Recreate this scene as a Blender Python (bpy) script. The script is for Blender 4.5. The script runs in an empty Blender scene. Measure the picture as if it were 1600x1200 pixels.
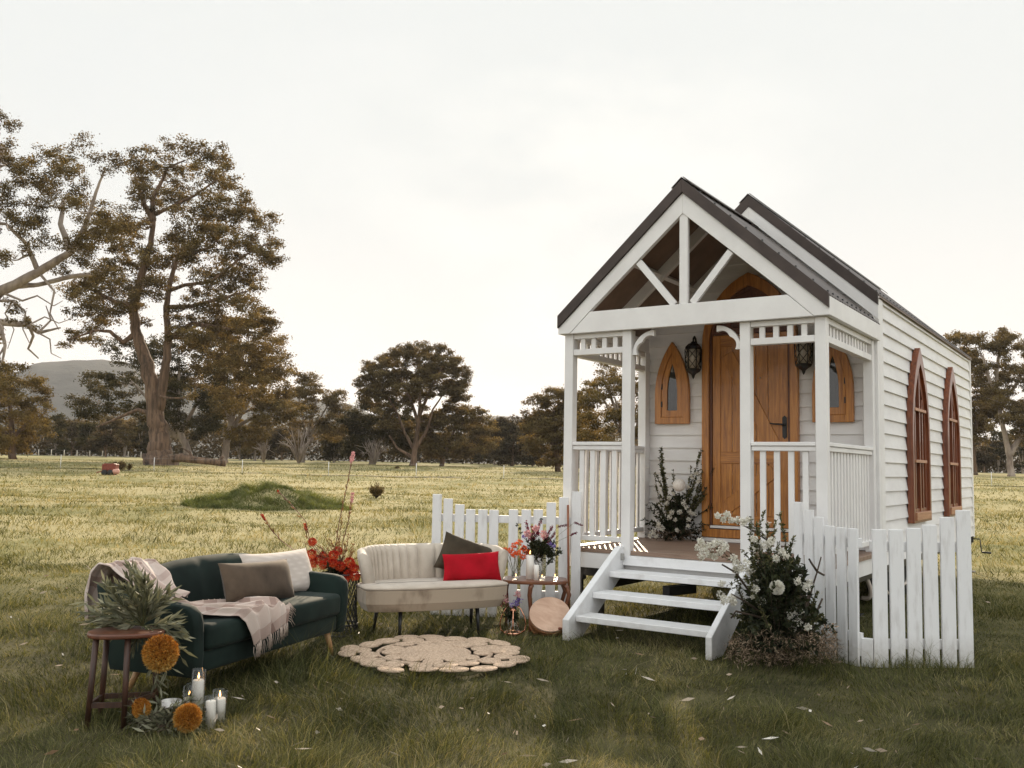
import bpy, math, random
import numpy as np
from mathutils import Vector, Matrix
random.seed(7); RNG = np.random.default_rng(7)
SC = bpy.context.scene; COL = SC.collection
PI = math.pi; HAZE = .00014

# ------------------------------------------------------------------ camera model
FPX = 1466.18                                   # focal length in pixels of the 1600 px wide photograph
CAM = np.array([4.5338, -7.6309, 1.3921])
_th, _pt, _ro = np.radians([33.9186, 5.0244, 1.0657])
FH = np.array([-math.sin(_th), math.cos(_th), 0.0])      # horizontal viewing direction
RH = np.array([math.cos(_th), math.sin(_th), 0.0])
FW = FH*math.cos(_pt) + np.array([0, 0, math.sin(_pt)])
_u = -FH*math.sin(_pt) + np.array([0, 0, math.cos(_pt)])
CR = RH*math.cos(_ro) + _u*math.sin(_ro)
CU = -RH*math.sin(_ro) + _u*math.cos(_ro)
def ray(x, y): return FW + CR*(x-800)/FPX - CU*(y-600)/FPX
def at(x, y, d):                                # point d metres ahead (measured along the ground)
    r = ray(x, y); return CAM + r*(d/(r @ FH))
def on_axis(x, y, ax, v):
    r = ray(x, y); return CAM + r*((v-CAM[ax])/r[ax])
def on_plane(x, y, P0, n):
    r = ray(x, y); n = np.array(n, float); P0 = np.array(P0, float)
    return CAM + r*(((P0-CAM) @ n)/(r @ n))
def mpp(d): return d/FPX                        # metres per photograph pixel at distance d

# ------------------------------------------------------------------ noise and terrain
def _hash(ix, iy, s):
    n = (ix.astype(np.int64)*374761393 + iy.astype(np.int64)*668265263 + s*974634777) & 0xffffffff
    n = ((n ^ (n >> 13))*1274126177) & 0xffffffff
    return ((n ^ (n >> 16)) & 0xffff)/65535.0
def vnoise(x, y, s=0):
    x = np.asarray(x, float); y = np.asarray(y, float)
    ix = np.floor(x); iy = np.floor(y); fx = x-ix; fy = y-iy
    fx = fx*fx*(3-2*fx); fy = fy*fy*(3-2*fy)
    a = _hash(ix, iy, s); b = _hash(ix+1, iy, s); c = _hash(ix, iy+1, s); d = _hash(ix+1, iy+1, s)
    return (a*(1-fx)+b*fx)*(1-fy) + (c*(1-fx)+d*fx)*fy
def sstep(a, b, x):
    t = np.clip((x-a)/(b-a), 0, 1); return t*t*(3-2*t)
MOUND = [(at(418, 790, 25.6)[:2], 1.25, .8, .62), (at(470, 789, 26.4)[:2], .75, .6, .33), (at(355, 790, 25.2)[:2], .75, .7, .24)]
def mound_h(x, y):
    h = np.zeros_like(np.asarray(x, float))
    for c, rx, ry, hh in MOUND:
        dx = x-c[0]; dy = y-c[1]
        u = (dx*RH[0]+dy*RH[1])/rx; v = (dx*FH[0]+dy*FH[1])/ry
        h = np.maximum(h, hh*np.exp(-(u*u+v*v)*.9))
    return h
def terr(x, y, mound=True):
    x = np.asarray(x, float); y = np.asarray(y, float)
    d = np.hypot(x-CAM[0], y-CAM[1])
    h = .012*np.clip(d-15, 0, 150)
    fade = sstep(11, 22, d)
    h = h + fade*((vnoise(x*.9, y*.9, 3)-.5)*.10 + (vnoise(x*.28, y*.28, 5)-.5)*.16)*np.clip(60/np.maximum(d, 1), .3, 1)
    if mound: h = h + mound_h(x, y)*(.8+.4*vnoise(x*2.2, y*2.2, 8))
    return h

# ------------------------------------------------------------------ mesh builder
class MB:
    def __init__(s): s.v = []; s.f = []; s.sm = []
    def add(s, vs, fs, smooth=False):
        o = len(s.v); s.v.extend([tuple(map(float, p)) for p in vs])
        for f in fs: s.f.append(tuple(i+o for i in f)); s.sm.append(smooth)
        return s
    def box(s, x0, x1, y0, y1, z0, z1, M=None):
        vs = [(x, y, z) for z in (z0, z1) for y in (y0, y1) for x in (x0, x1)]
        if M is not None: vs = [tuple(M @ Vector(p)) for p in vs]
        return s.add(vs, [(0, 2, 3, 1), (4, 5, 7, 6), (0, 1, 5, 4), (2, 6, 7, 3), (0, 4, 6, 2), (1, 3, 7, 5)])
    def bar(s, a, b, w, h, up=(0, 0, 1)):                # rectangular bar between two points
        a = Vector(a); b = Vector(b); d = (b-a).normalized(); up = Vector(up)
        sx = d.cross(up); sx = sx.normalized() if sx.length > 1e-5 else Vector((1, 0, 0)); sz = sx.cross(d).normalized()
        vs = [p+sx*i*w/2+sz*j*h/2 for p in (a, b) for (i, j) in ((-1, -1), (1, -1), (1, 1), (-1, 1))]
        return s.add(vs, [(3, 2, 1, 0), (4, 5, 6, 7), (0, 1, 5, 4), (1, 2, 6, 5), (2, 3, 7, 6), (3, 0, 4, 7)])
    def prism(s, pts, axis, a, b):                        # polygon (2D) extruded along an axis
        def P(p, t):
            return {'x': (t, p[0], p[1]), 'y': (p[0], t, p[1]), 'z': (p[0], p[1], t)}[axis]
        n = len(pts); vs = [P(p, a) for p in pts]+[P(p, b) for p in pts]
        fs = [tuple(range(n))[::-1], tuple(range(n, 2*n))]+[(i, (i+1) % n, n+(i+1) % n, n+i) for i in range(n)]
        return s.add(vs, fs)
    def ring(s, outer, inner, axis, a, b):                # frame between two outlines of equal point count
        def P(p, t):
            return {'x': (t, p[0], p[1]), 'y': (p[0], t, p[1]), 'z': (p[0], p[1], t)}[axis]
        n = len(outer); vs = [P(p, a) for p in outer]+[P(p, a) for p in inner]+[P(p, b) for p in outer]+[P(p, b) for p in inner]
        fs = []
        for i in range(n):
            j = (i+1) % n
            fs += [(i, j, n+j, n+i), (2*n+i, 3*n+i, 3*n+j, 2*n+j), (i, 2*n+i, 2*n+j, j), (n+i, n+j, 3*n+j, 3*n+i)]
        return s.add(vs, fs)
    def tube(s, path, rad, n=8, cap=True, smooth=True):
        path = [Vector(p) for p in path]; m = len(path)
        if not hasattr(rad, '__len__'): rad = [rad]*m
        prev = None; vs = []
        for i, p in enumerate(path):
            t = (path[min(i+1, m-1)]-path[max(i-1, 0)])
            t = t.normalized() if t.length > 1e-9 else Vector((0, 0, 1))
            if prev is None:
                a = Vector((0, 0, 1)) if abs(t.z) < .9 else Vector((1, 0, 0)); u = t.cross(a).normalized()
            else:
                u = prev-t*prev.dot(t); u = u.normalized() if u.length > 1e-6 else t.orthogonal().normalized()
            prev = u; w = t.cross(u)
            for k in range(n):
                c = 2*PI*k/n; vs.append(p+(u*math.cos(c)+w*math.sin(c))*rad[i])
        fs = [(i*n+k, i*n+(k+1) % n, (i+1)*n+(k+1) % n, (i+1)*n+k) for i in range(m-1) for k in range(n)]
        if cap: fs += [tuple(range(n))[::-1], tuple(range((m-1)*n, m*n))]
        return s.add(vs, fs, smooth)
    def lathe(s, prof, c=(0, 0, 0), n=20, M=None, smooth=True, jit=0):
        vs = []
        for r, z in prof:
            for k in range(n):
                a = 2*PI*k/n; rr = r*(1+jit*math.sin(k*2.7+z*40))
                p = Vector((rr*math.cos(a), rr*math.sin(a), z))
                if M is not None: p = M @ p
                vs.append((p.x+c[0], p.y+c[1], p.z+c[2]))
        m = len(prof)
        fs = [(i*n+k, i*n+(k+1) % n, (i+1)*n+(k+1) % n, (i+1)*n+k) for i in range(m-1) for k in range(n)]
        if prof[0][0] > 1e-6: fs.append(tuple(range(n))[::-1])
        if prof[-1][0] > 1e-6: fs.append(tuple(range((m-1)*n, m*n)))
        return s.add(vs, fs, smooth)
    def ball(s, c, r, n=12, m=8, M=None):
        if not hasattr(r, '__len__'): r = (r, r, r)
        vs = []; fs = []
        for i in range(m+1):
            for k in range(n):
                a = PI*i/m; b = 2*PI*k/n
                p = Vector((r[0]*math.sin(a)*math.cos(b), r[1]*math.sin(a)*math.sin(b), r[2]*math.cos(a)))
                if M is not None: p = M @ p
                vs.append(p+Vector(c))
        for i in range(m):
            for k in range(n): fs.append((i*n+k, (i+1)*n+k, (i+1)*n+(k+1) % n, i*n+(k+1) % n))
        return s.add(vs, fs, True)
    def build(s, name, mat, parent=None, bevel=0, seg=1, smooth=None, sub=0):
        me = bpy.data.meshes.new(name); me.from_pydata(s.v, [], s.f)
        me.polygons.foreach_set('use_smooth', s.sm if smooth is None else [smooth]*len(s.f))
        me.materials.append(mat); me.update()
        o = bpy.data.objects.new(name, me); COL.objects.link(o)
        if parent: o.parent = parent
        if bevel:
            b = o.modifiers.new('bevel', 'BEVEL'); b.width = bevel; b.segments = seg; b.limit_method = 'ANGLE'; b.angle_limit = math.radians(40)
        if sub:
            b = o.modifiers.new('sub', 'SUBSURF'); b.levels = sub; b.render_levels = sub
        return o
def np_mesh(name, V, F, mat, parent=None, tint=None, smooth=False):
    me = bpy.data.meshes.new(name); V = np.asarray(V, np.float32); F = np.asarray(F, np.int32)
    k = F.shape[1]
    me.vertices.add(len(V)); me.vertices.foreach_set('co', V.ravel())
    me.loops.add(F.size); me.loops.foreach_set('vertex_index', F.ravel())
    me.polygons.add(len(F)); me.polygons.foreach_set('loop_start', np.arange(0, F.size, k, dtype=np.int32))
    me.polygons.foreach_set('use_smooth', np.full(len(F), smooth))
    me.update(calc_edges=True)
    if tint is not None:
        a = me.attributes.new('tint', 'FLOAT', 'POINT'); a.data.foreach_set('value', np.asarray(tint, np.float32))
    me.materials.append(mat)
    o = bpy.data.objects.new(name, me); COL.objects.link(o)
    if parent: o.parent = parent
    return o
def tag(o, label=None, cat=None, group=None, kind=None):
    if label: o['label'] = label
    if cat: o['category'] = cat
    if group: o['group'] = group
    if kind: o['kind'] = kind
    return o
def thing(name, label, cat, loc=(0, 0, 0), rz=0, group=None):
    o = bpy.data.objects.new(name, None); COL.objects.link(o); o.empty_display_size = .1
    o.location = loc; o.rotation_euler = (0, 0, rz); return tag(o, label, cat, group)
def leafquads(P, D, L, W, droop=0):                     # rhombus leaves: position, direction, length, width
    P = np.asarray(P, float); D = np.asarray(D, float); n = len(P)
    D = D/np.linalg.norm(D, axis=1, keepdims=True)
    R = RNG.normal(size=(n, 3)); S = np.cross(D, R); S /= np.linalg.norm(S, axis=1, keepdims=True)
    L = np.broadcast_to(L, n)[:, None]; W = np.broadcast_to(W, n)[:, None]
    mid = P+D*L*.45
    V = np.stack([P, mid+S*W/2, P+D*L-np.array([0, 0, 1])*droop*L, mid-S*W/2], 1).reshape(-1, 3)
    F = np.arange(4*n).reshape(n, 4); return V, F
def rdir(n):
    v = RNG.normal(size=(n, 3)); return v/np.linalg.norm(v, axis=1, keepdims=True)

# ------------------------------------------------------------------ materials
def newmat(name):
    m = bpy.data.materials.new(name); m.use_nodes = True; nt = m.node_tree
    b = nt.nodes['Principled BSDF']; return m, nt, b
def N(nt, t, **kw):
    n = nt.nodes.new(t)
    for k, v in kw.items(): setattr(n, k, v)
    return n
def ramp(nt, fac, stops):
    r = N(nt, 'ShaderNodeValToRGB'); e = r.color_ramp.elements
    while len(e) < len(stops): e.new(.5)
    for i, (p, c) in enumerate(stops): e[i].position = p; e[i].color = (*c, 1)
    nt.links.new(fac, r.inputs[0]); return r.outputs[0]
def noise(nt, scale, detail=4, rough=.6, vec=(1, 1, 1), dist=0):
    tc = N(nt, 'ShaderNodeTexCoord'); mp = N(nt, 'ShaderNodeMapping'); mp.inputs['Scale'].default_value = vec
    n = N(nt, 'ShaderNodeTexNoise'); n.inputs['Scale'].default_value = scale; n.inputs['Detail'].default_value = detail
    n.inputs['Roughness'].default_value = rough; n.inputs['Distortion'].default_value = dist
    nt.links.new(tc.outputs['Object'], mp.inputs[0]); nt.links.new(mp.outputs[0], n.inputs['Vector']); return n.outputs['Fac']
def bump(nt, b, h, strength=.3, dist=.01):
    bp = N(nt, 'ShaderNodeBump'); bp.inputs['Strength'].default_value = strength; bp.inputs['Distance'].default_value = dist
    nt.links.new(h, bp.inputs['Height']); nt.links.new(bp.outputs[0], b.inputs['Normal'])
def mat2(name, c1, c2, scale=8, rough=.6, vec=(1, 1, 1), bs=.2, bd=.005, detail=5, metal=0, spec=.5, lo=.35, hi=.65, sheen=0, dist=0, rr=.6):
    m, nt, b = newmat(name); f = noise(nt, scale, detail, rr, vec, dist)
    nt.links.new(ramp(nt, f, [(lo, c1), (hi, c2)]), b.inputs['Base Color'])
    b.inputs['Roughness'].default_value = rough; b.inputs['Metallic'].default_value = metal
    b.inputs['Specular IOR Level'].default_value = spec
    if sheen: b.inputs['Sheen Weight'].default_value = sheen; b.inputs['Sheen Roughness'].default_value = .4
    if bs: bump(nt, b, f, bs, bd)
    return m
M = {}
M['white'] = mat2('white_paint', (.675, .655, .645), (.75, .735, .722), 3, .5, bs=.06, bd=.003, detail=8)
M['white_board'] = mat2('white_weatherboard', (.66, .642, .635), (.75, .735, .725), 2.2, .55, (1, 1, 3), bs=.08, bd=.003, detail=8)
M['picket'] = mat2('white_picket_paint', (.54, .52, .51), (.725, .718, .72), 5, .6, (4, 4, .8), bs=.15, bd=.002, detail=9, lo=.22, hi=.5)
def dirt(m):
    nt = m.node_tree; b = nt.nodes['Principled BSDF']; src = b.inputs['Base Color'].links[0].from_socket
    tc = N(nt, 'ShaderNodeTexCoord'); sp = N(nt, 'ShaderNodeSeparateXYZ'); nt.links.new(tc.outputs['Object'], sp.inputs[0])
    mr = N(nt, 'ShaderNodeMapRange'); nt.links.new(sp.outputs[2], mr.inputs['Value']); mr.inputs['From Min'].default_value = .24; mr.inputs['From Max'].default_value = .0
    ml = N(nt, 'ShaderNodeMath', operation='MULTIPLY'); nt.links.new(mr.outputs[0], ml.inputs[0]); nt.links.new(noise(nt, 28, 6, .7), ml.inputs[1])
    mx = N(nt, 'ShaderNodeMix', data_type='RGBA'); nt.links.new(ml.outputs[0], mx.inputs[0]); nt.links.new(src, mx.inputs[6]); mx.inputs[7].default_value = (.20, .16, .10, 1); nt.links.new(mx.outputs[2], b.inputs['Base Color'])
dirt(M['picket'])
M['stair'] = mat2('white_step_paint', (.60, .585, .58), (.735, .73, .735), 5, .5, bs=.08, bd=.003, detail=9, lo=.3, hi=.5); dirt(M['stair'])
def wood(name, c1, c2, c3, vec, scale=3, rough=.45, coat=0):
    m, nt, b = newmat(name)
    f = noise(nt, scale, 6, .65, vec, .6); g = noise(nt, .9, 3, .5, (1.5, 1.5, .5))
    mx = N(nt, 'ShaderNodeMix', data_type='RGBA'); mx.inputs[0].default_value = .5
    nt.links.new(g, mx.inputs[0])
    a = ramp(nt, f, [(.3, c1), (.55, c2), (.75, c3)])
    hs = N(nt, 'ShaderNodeHueSaturation'); hs.inputs['Value'].default_value = .72; nt.links.new(a, hs.inputs['Color'])
    nt.links.new(hs.outputs[0], mx.inputs[6]); nt.links.new(a, mx.inputs[7]); nt.links.new(mx.outputs[2], b.inputs['Base Color'])
    b.inputs['Roughness'].default_value = rough; b.inputs['Coat Weight'].default_value = coat; bump(nt, b, f, .15, .002); return m
OR = [(.26, .088, .014), (.50, .195, .034), (.63, .28, .058)]
M['cedar_v'] = wood('cedar_vertical_grain', *OR, (14, 14, .9), 3, .4, .2)
M['cedar_h'] = wood('cedar_horizontal_grain', *OR, (.9, 14, 14), 3, .4, .2)
M['jarrah'] = wood('dark_red_timber', (.09, .022, .008), (.21, .055, .018), (.30, .095, .035), (14, 14, .9), 3, .4, .2)
M['jarrah_dark'] = wood('dark_arch_timber', (.07, .022, .01), (.14, .045, .018), (.19, .07, .03), (10, 10, 2), 3, .45)
M['sill'] = wood('pale_sill_timber', (.35, .15, .07), (.48, .23, .12), (.55, .28, .16), (14, .9, 14), 3)
M['deck'] = wood('deck_timber', (.19, .12, .085), (.30, .20, .145), (.38, .265, .20), (.8, 16, 16), 3, .5)
M['walnut'] = wood('walnut', (.11, .035, .015), (.20, .07, .03), (.28, .11, .05), (3, 14, 14), 3, .35, .2)
M['stoolwood'] = wood('old_stool_timber', (.022, .010, .006), (.06, .024, .013), (.12, .05, .025), (10, 10, 1.2), 4, .5)
M['stoolseat'] = wood('worn_stool_seat', (.075, .024, .011), (.15, .05, .024), (.24, .095, .045), (3, 14, 14), 3, .4, .1)
M['oak'] = wood('oak_leg', (.30, .15, .06), (.45, .25, .11), (.52, .31, .15), (12, 12, 1), 3, .5)
M['lidwood'] = wood('pale_lid_timber', (.50, .30, .20), (.62, .40, .28), (.70, .48, .35), (1, 9, 9), 2, .5)
M['roof'] = mat2('roof_metal', (.034, .023, .019), (.055, .038, .032), 5, .5, bs=.05, metal=.3)
M['rooftop'] = mat2('roof_sheet', (.10, .082, .076), (.15, .125, .115), 4, .45, bs=.03, metal=.4)
M['soffit'] = mat2('roof_underside', (.15, .095, .065), (.22, .145, .10), 4, .5, bs=.05)
M['black'] = mat2('black_metal', (.006, .006, .007), (.016, .015, .015), 20, .45, bs=.1)
M['tyre'] = mat2('tyre_rubber', (.012, .012, .012), (.025, .024, .023), 30, .8)
M['steel'] = mat2('weathered_steel', (.10, .085, .075), (.22, .20, .18), 20, .5, metal=.5)
M['ceramic'] = mat2('pale_hose', (.50, .42, .36), (.60, .52, .46), 6, .5)
M['galv'] = mat2('galvanised', (.25, .24, .23), (.40, .39, .37), 15, .45, metal=.6)
M['velvet_g'] = mat2('green_velvet', (.0038, .0092, .0076), (.0120, .0235, .0190), 3.2, .8, bs=.15, bd=.01, sheen=.05, detail=3, spec=.2)
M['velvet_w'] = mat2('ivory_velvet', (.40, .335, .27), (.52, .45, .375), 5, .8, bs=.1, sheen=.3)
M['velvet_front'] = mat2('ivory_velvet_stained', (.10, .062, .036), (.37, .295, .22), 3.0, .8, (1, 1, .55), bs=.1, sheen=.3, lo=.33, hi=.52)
M['vbrown'] = mat2('brown_velvet', (.050, .034, .023), (.10, .070, .048), 4, .8, bs=.1, sheen=.1, spec=.2)
M['volive'] = mat2('olive_velvet', (.026, .020, .012), (.075, .054, .034), 3, .8, bs=.1, sheen=.08, spec=.2)
M['vred'] = mat2('red_velvet', (.27, .0015, .007), (.40, .004, .014), 5, .8, bs=.1, sheen=.02, spec=.15)
M['wax'] = mat2('candle_wax', (.78, .74, .68), (.84, .81, .76), 5, .5, bs=.02)
M['jute'] = mat2('jute', (.34, .235, .16), (.60, .45, .33), 55, .9, bs=.6, bd=.006)
M['wicker'] = mat2('wicker', (.16, .06, .022), (.38, .16, .06), 40, .6, (1, 1, 2.2), bs=.9, bd=.008)
M['leather'] = mat2('leather_strap', (.12, .03, .015), (.20, .055, .025), 12, .45)
M['brownpole'] = mat2('brown_pole', (.19, .06, .025), (.28, .10, .045), 20, .5)
M['rust'] = mat2('rusty_red_metal', (.10, .015, .008), (.24, .045, .022), 12, .6)
M['rustpink'] = mat2('faded_pink_metal', (.45, .22, .17), (.6, .33, .26), 12, .6)
M['barkpale'] = mat2('gum_bark_pale', (.13, .095, .075), (.37, .305, .255), 1.6, .85, (1, 1, .35), bs=.6, bd=.08, lo=.3, hi=.62)
M['barkdark'] = mat2('gum_bark_dark', (.055, .034, .022), (.20, .125, .08), 1.8, .9, (2.2, 2.2, .22), bs=1, bd=.15, lo=.35, hi=.62)
M['twig'] = mat2('twig_bark', (.03, .02, .013), (.075, .05, .032), 20, .8)
M['stem'] = mat2('green_stem', (.05, .06, .02), (.10, .10, .04), 20, .6)
M['redstem'] = mat2('red_stem', (.10, .03, .02), (.18, .06, .035), 20, .6)
M['copper'] = mat2('copper', (.65, .30, .18), (.80, .42, .28), 5, .2, metal=1, bs=0)
M['silver'] = mat2('mercury_glass', (.30, .28, .27), (.62, .60, .57), 14, .3, metal=.5, bs=.2)
M['fringe'] = mat2('wool_fringe', (.40, .31, .26), (.52, .42, .36), 30, .9)
M['stone'] = mat2('pale_litter', (.45, .38, .30), (.72, .66, .58), 20, .7)
def glassmat(name, col=(1, 1, 1), rough=.02):
    m, nt, b = newmat(name); out = nt.nodes['Material Output']
    g = N(nt, 'ShaderNodeBsdfGlossy'); g.inputs['Roughness'].default_value = rough
    t = N(nt, 'ShaderNodeBsdfTransparent'); t.inputs[0].default_value = (*col, 1)
    lw_ = N(nt, 'ShaderNodeLayerWeight'); lw_.inputs[0].default_value = .5
    pw_ = N(nt, 'ShaderNodeMath', operation='POWER'); nt.links.new(lw_.outputs['Facing'], pw_.inputs[0]); pw_.inputs[1].default_value = 3
    fr = N(nt, 'ShaderNodeMath', operation='MULTIPLY_ADD'); nt.links.new(pw_.outputs[0], fr.inputs[0]); fr.inputs[1].default_value = .55; fr.inputs[2].default_value = .04
    mx = N(nt, 'ShaderNodeMixShader'); nt.links.new(fr.outputs[0], mx.inputs[0]); nt.links.new(t.outputs[0], mx.inputs[1]); nt.links.new(g.outputs[0], mx.inputs[2])
    nt.links.new(mx.outputs[0], out.inputs[0]); nt.nodes.remove(b); return m
M['glass'] = glassmat('clear_glass', (.985, .985, .98))
m, nt, b = newmat('window_glass'); b.inputs['Base Color'].default_value = (.012, .012, .010, 1); b.inputs['Roughness'].default_value = .04; b.inputs['Specular IOR Level'].default_value = .8; M['pane'] = m
m, nt, b = newmat('lamp_glass'); b.inputs['Base Color'].default_value = (.42, .36, .29, 1); b.inputs['Roughness'].default_value = .25; M['lampglass'] = m
m, nt, b = newmat('candle_flame'); b.inputs['Base Color'].default_value = (1, .5, .15, 1); b.inputs['Emission Color'].default_value = (1, .52, .16, 1); b.inputs['Emission Strength'].default_value = 6; M['flame'] = m
m, nt, b = newmat('velvet_water'); b.inputs['Base Color'].default_value = (.10, .08, .04, 1); b.inputs['Roughness'].default_value = .1; M['water'] = m
def leafmat(name, stops, trans=.35, tcol=None, rough=.7):
    m, nt, b = newmat(name); out = nt.nodes['Material Output']
    at_ = N(nt, 'ShaderNodeAttribute'); at_.attribute_name = 'tint'
    c = ramp(nt, at_.outputs['Fac'], stops)
    d = b; nt.links.new(c, b.inputs['Base Color']); b.inputs['Roughness'].default_value = rough; b.inputs['Specular IOR Level'].default_value = .25
    t = N(nt, 'ShaderNodeBsdfTranslucent')
    mm = N(nt, 'ShaderNodeMix', data_type='RGBA', blend_type='MULTIPLY'); mm.inputs[0].default_value = 1
    nt.links.new(c, mm.inputs[6]); mm.inputs[7].default_value = (*(tcol or (1.2, 1.0, .6)), 1); nt.links.new(mm.outputs[2], t.inputs[0])
    mx = N(nt, 'ShaderNodeMixShader'); mx.inputs[0].default_value = trans
    nt.links.new(d.outputs[0], mx.inputs[1]); nt.links.new(t.outputs[0], mx.inputs[2]); nt.links.new(mx.outputs[0], out.inputs[0]); return m
M['grass'] = leafmat('grass_blades', [(0, (.013, .018, .005)), (.3, (.052, .060, .017)), (.6, (.150, .148, .052)), (.85, (.28, .25, .12)), (1, (.38, .32, .18))], .4, (1.25, 1.1, .6))
M['mgrass'] = leafmat('mound_grass_blades', [(0, (.025, .036, .012)), (.45, (.095, .112, .036)), (1, (.23, .24, .09))], .4, (1.2, 1.15, .6))
M['gum'] = leafmat('gum_leaves', [(0, (.036, .028, .012)), (.5, (.108, .083, .035)), (1, (.24, .19, .080))], .45, (1.4, 1.12, .7))
M['gumdark'] = leafmat('dark_gum_leaves', [(0, (.014, .015, .006)), (.5, (.045, .042, .017)), (1, (.12, .10, .040))], .4, (1.4, 1.1, .6))
M['gumgold'] = leafmat('golden_gum_leaves', [(0, (.046, .035, .012)), (.5, (.135, .104, .040)), (1, (.28, .22, .085))], .45, (1.4, 1.12, .65))
M['scrub'] = leafmat('scrub_leaves', [(0, (.014, .012, .007)), (.6, (.056, .046, .025)), (1, (.15, .122, .064))], .4, (1.4, 1.05, .6))
M['leafdark'] = leafmat('dark_leaves', [(0, (.010, .014, .006)), (.6, (.035, .042, .018)), (1, (.085, .088, .045))], .25)
M['leafdark2'] = leafmat('small_green_leaves', [(0, (.022, .030, .012)), (.6, (.065, .072, .030)), (1, (.19, .18, .09))], .35)
M['bloomball'] = mat2('cream_bloom', (.66, .60, .54), (.80, .76, .71), 60, .8, bs=.8)
M['leafsage'] = leafmat('sage_leaves', [(0, (.075, .075, .045)), (.5, (.15, .15, .095)), (1, (.28, .27, .19))], .25, (1, 1, .8))
M['drytwig'] = leafmat('dry_twigs', [(0, (.02, .015, .009)), (.6, (.11, .08, .05)), (1, (.42, .31, .22))], .2, (1.1, .9, .7))
M['drytwig2'] = leafmat('dry_bush_leaves', [(0, (.05, .035, .014)), (.5, (.12, .085, .035)), (1, (.24, .175, .08))], .3)
M['bronze'] = leafmat('bronze_foliage', [(0, (.07, .035, .015)), (.5, (.17, .085, .035)), (1, (.28, .15, .07))], .3)
M['blossom'] = leafmat('white_blossom', [(0, (.58, .54, .46)), (.5, (.72, .69, .62)), (1, (.82, .80, .75))], .25, (1, 1, .9))
M['orangefl'] = leafmat('orange_spikes', [(0, (.15, .045, .006)), (.35, (.42, .165, .022)), (.75, (.52, .28, .055)), (1, (.58, .41, .14))], .25, (1.1, .9, .5))
M['redfl'] = leafmat('red_spikes', [(0, (.20, .006, .004)), (.5, (.55, .035, .012)), (1, (.75, .14, .04))], .25, (1.1, .8, .5))
M['poppy'] = leafmat('poppy_petals', [(0, (.70, .09, .02)), (.6, (.80, .18, .06)), (1, (.85, .35, .18))], .45, (1.1, .9, .7))
M['burgundy'] = leafmat('burgundy_petals', [(0, (.07, .004, .014)), (.6, (.20, .012, .04)), (1, (.36, .05, .10))], .3, (1.1, .8, .8))
M['pinkfl'] = leafmat('pink_petals', [(0, (.48, .22, .24)), (.6, (.62, .36, .36)), (1, (.75, .52, .50))], .35, (1.1, .9, .9))
M['violet'] = leafmat('violet_petals', [(0, (.12, .07, .30)), (.6, (.24, .17, .48)), (1, (.42, .34, .60))], .35, (1, .9, 1.1))

# ground material: straw and olive patches
m, nt, b = newmat('paddock_ground'); M['ground'] = m
f1 = noise(nt, .16, 6, .6); f2 = noise(nt, 1.7, 8, .7); f3 = noise(nt, .035, 4, .5, (1, 1, 1))
mx = N(nt, 'ShaderNodeMath', operation='MULTIPLY_ADD'); nt.links.new(f2, mx.inputs[0]); mx.inputs[1].default_value = .55; nt.links.new(f1, mx.inputs[2])
mx2 = N(nt, 'ShaderNodeMath', operation='MULTIPLY_ADD'); nt.links.new(f3, mx2.inputs[0]); mx2.inputs[1].default_value = .35; nt.links.new(mx.outputs[0], mx2.inputs[2])
fld = (ramp(nt, mx2.outputs[0], [(.70, (.105, .112, .038)), (.90, (.22, .20, .085)), (1.05, (.34, .29, .15))]))
th = N(nt, 'ShaderNodeAttribute'); th.attribute_name = 'tint'; mm_ = N(nt, 'ShaderNodeMix', data_type='RGBA'); nt.links.new(th.outputs['Fac'], mm_.inputs[0])
nt.links.new(ramp(nt, f2, [(.35, (.034, .031, .014)), (.7, (.105, .092, .044))]), mm_.inputs[6]); nt.links.new(fld, mm_.inputs[7]); nt.links.new(mm_.outputs[2], b.inputs['Base Color'])
b.inputs['Roughness'].default_value = 1; b.inputs['Specular IOR Level'].default_value = .1; bump(nt, b, f2, .8, .05)
M['soil'] = mat2('mown_grass_base', (.05, .05, .018), (.11, .095, .038), 3, 1, bs=.5, bd=.03)
M['track'] = mat2('worn_track', (.05, .042, .02), (.10, .08, .04), 4, 1)
M['hill'] = mat2('forested_hill', (.030, .036, .036), (.050, .056, .052), .03, 1, bs=.6, bd=20, spec=.1)

# plaid blanket
m, nt, b = newmat('plaid_wool'); M['plaid'] = m
tc = N(nt, 'ShaderNodeUVMap'); sp = N(nt, 'ShaderNodeSeparateXYZ'); nt.links.new(tc.outputs[0], sp.inputs[0])
def stripe(o, freq, w):
    a = N(nt, 'ShaderNodeMath', operation='MULTIPLY'); nt.links.new(o, a.inputs[0]); a.inputs[1].default_value = freq
    f_ = N(nt, 'ShaderNodeMath', operation='FRACT'); nt.links.new(a.outputs[0], f_.inputs[0])
    l = N(nt, 'ShaderNodeMath', operation='LESS_THAN'); nt.links.new(f_.outputs[0], l.inputs[0]); l.inputs[1].default_value = w; return l.outputs[0]
s1 = stripe(sp.outputs[0], 5.0, .36); s2 = stripe(sp.outputs[1], 5.0, .36)
ad = N(nt, 'ShaderNodeMath', operation='ADD'); nt.links.new(s1, ad.inputs[0]); nt.links.new(s2, ad.inputs[1])
dv = N(nt, 'ShaderNodeMath', operation='MULTIPLY'); nt.links.new(ad.outputs[0], dv.inputs[0]); dv.inputs[1].default_value = .5
nt.links.new(ramp(nt, dv.outputs[0], [(0, (.47, .38, .33)), (.5, (.37, .275, .235)), (1, (.25, .165, .135))]), b.inputs['Base Color'])
b.inputs['Roughness'].default_value = .9; b.inputs['Sheen Weight'].default_value = .3
bump(nt, b, noise(nt, 120, 2), .4, .003)
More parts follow.
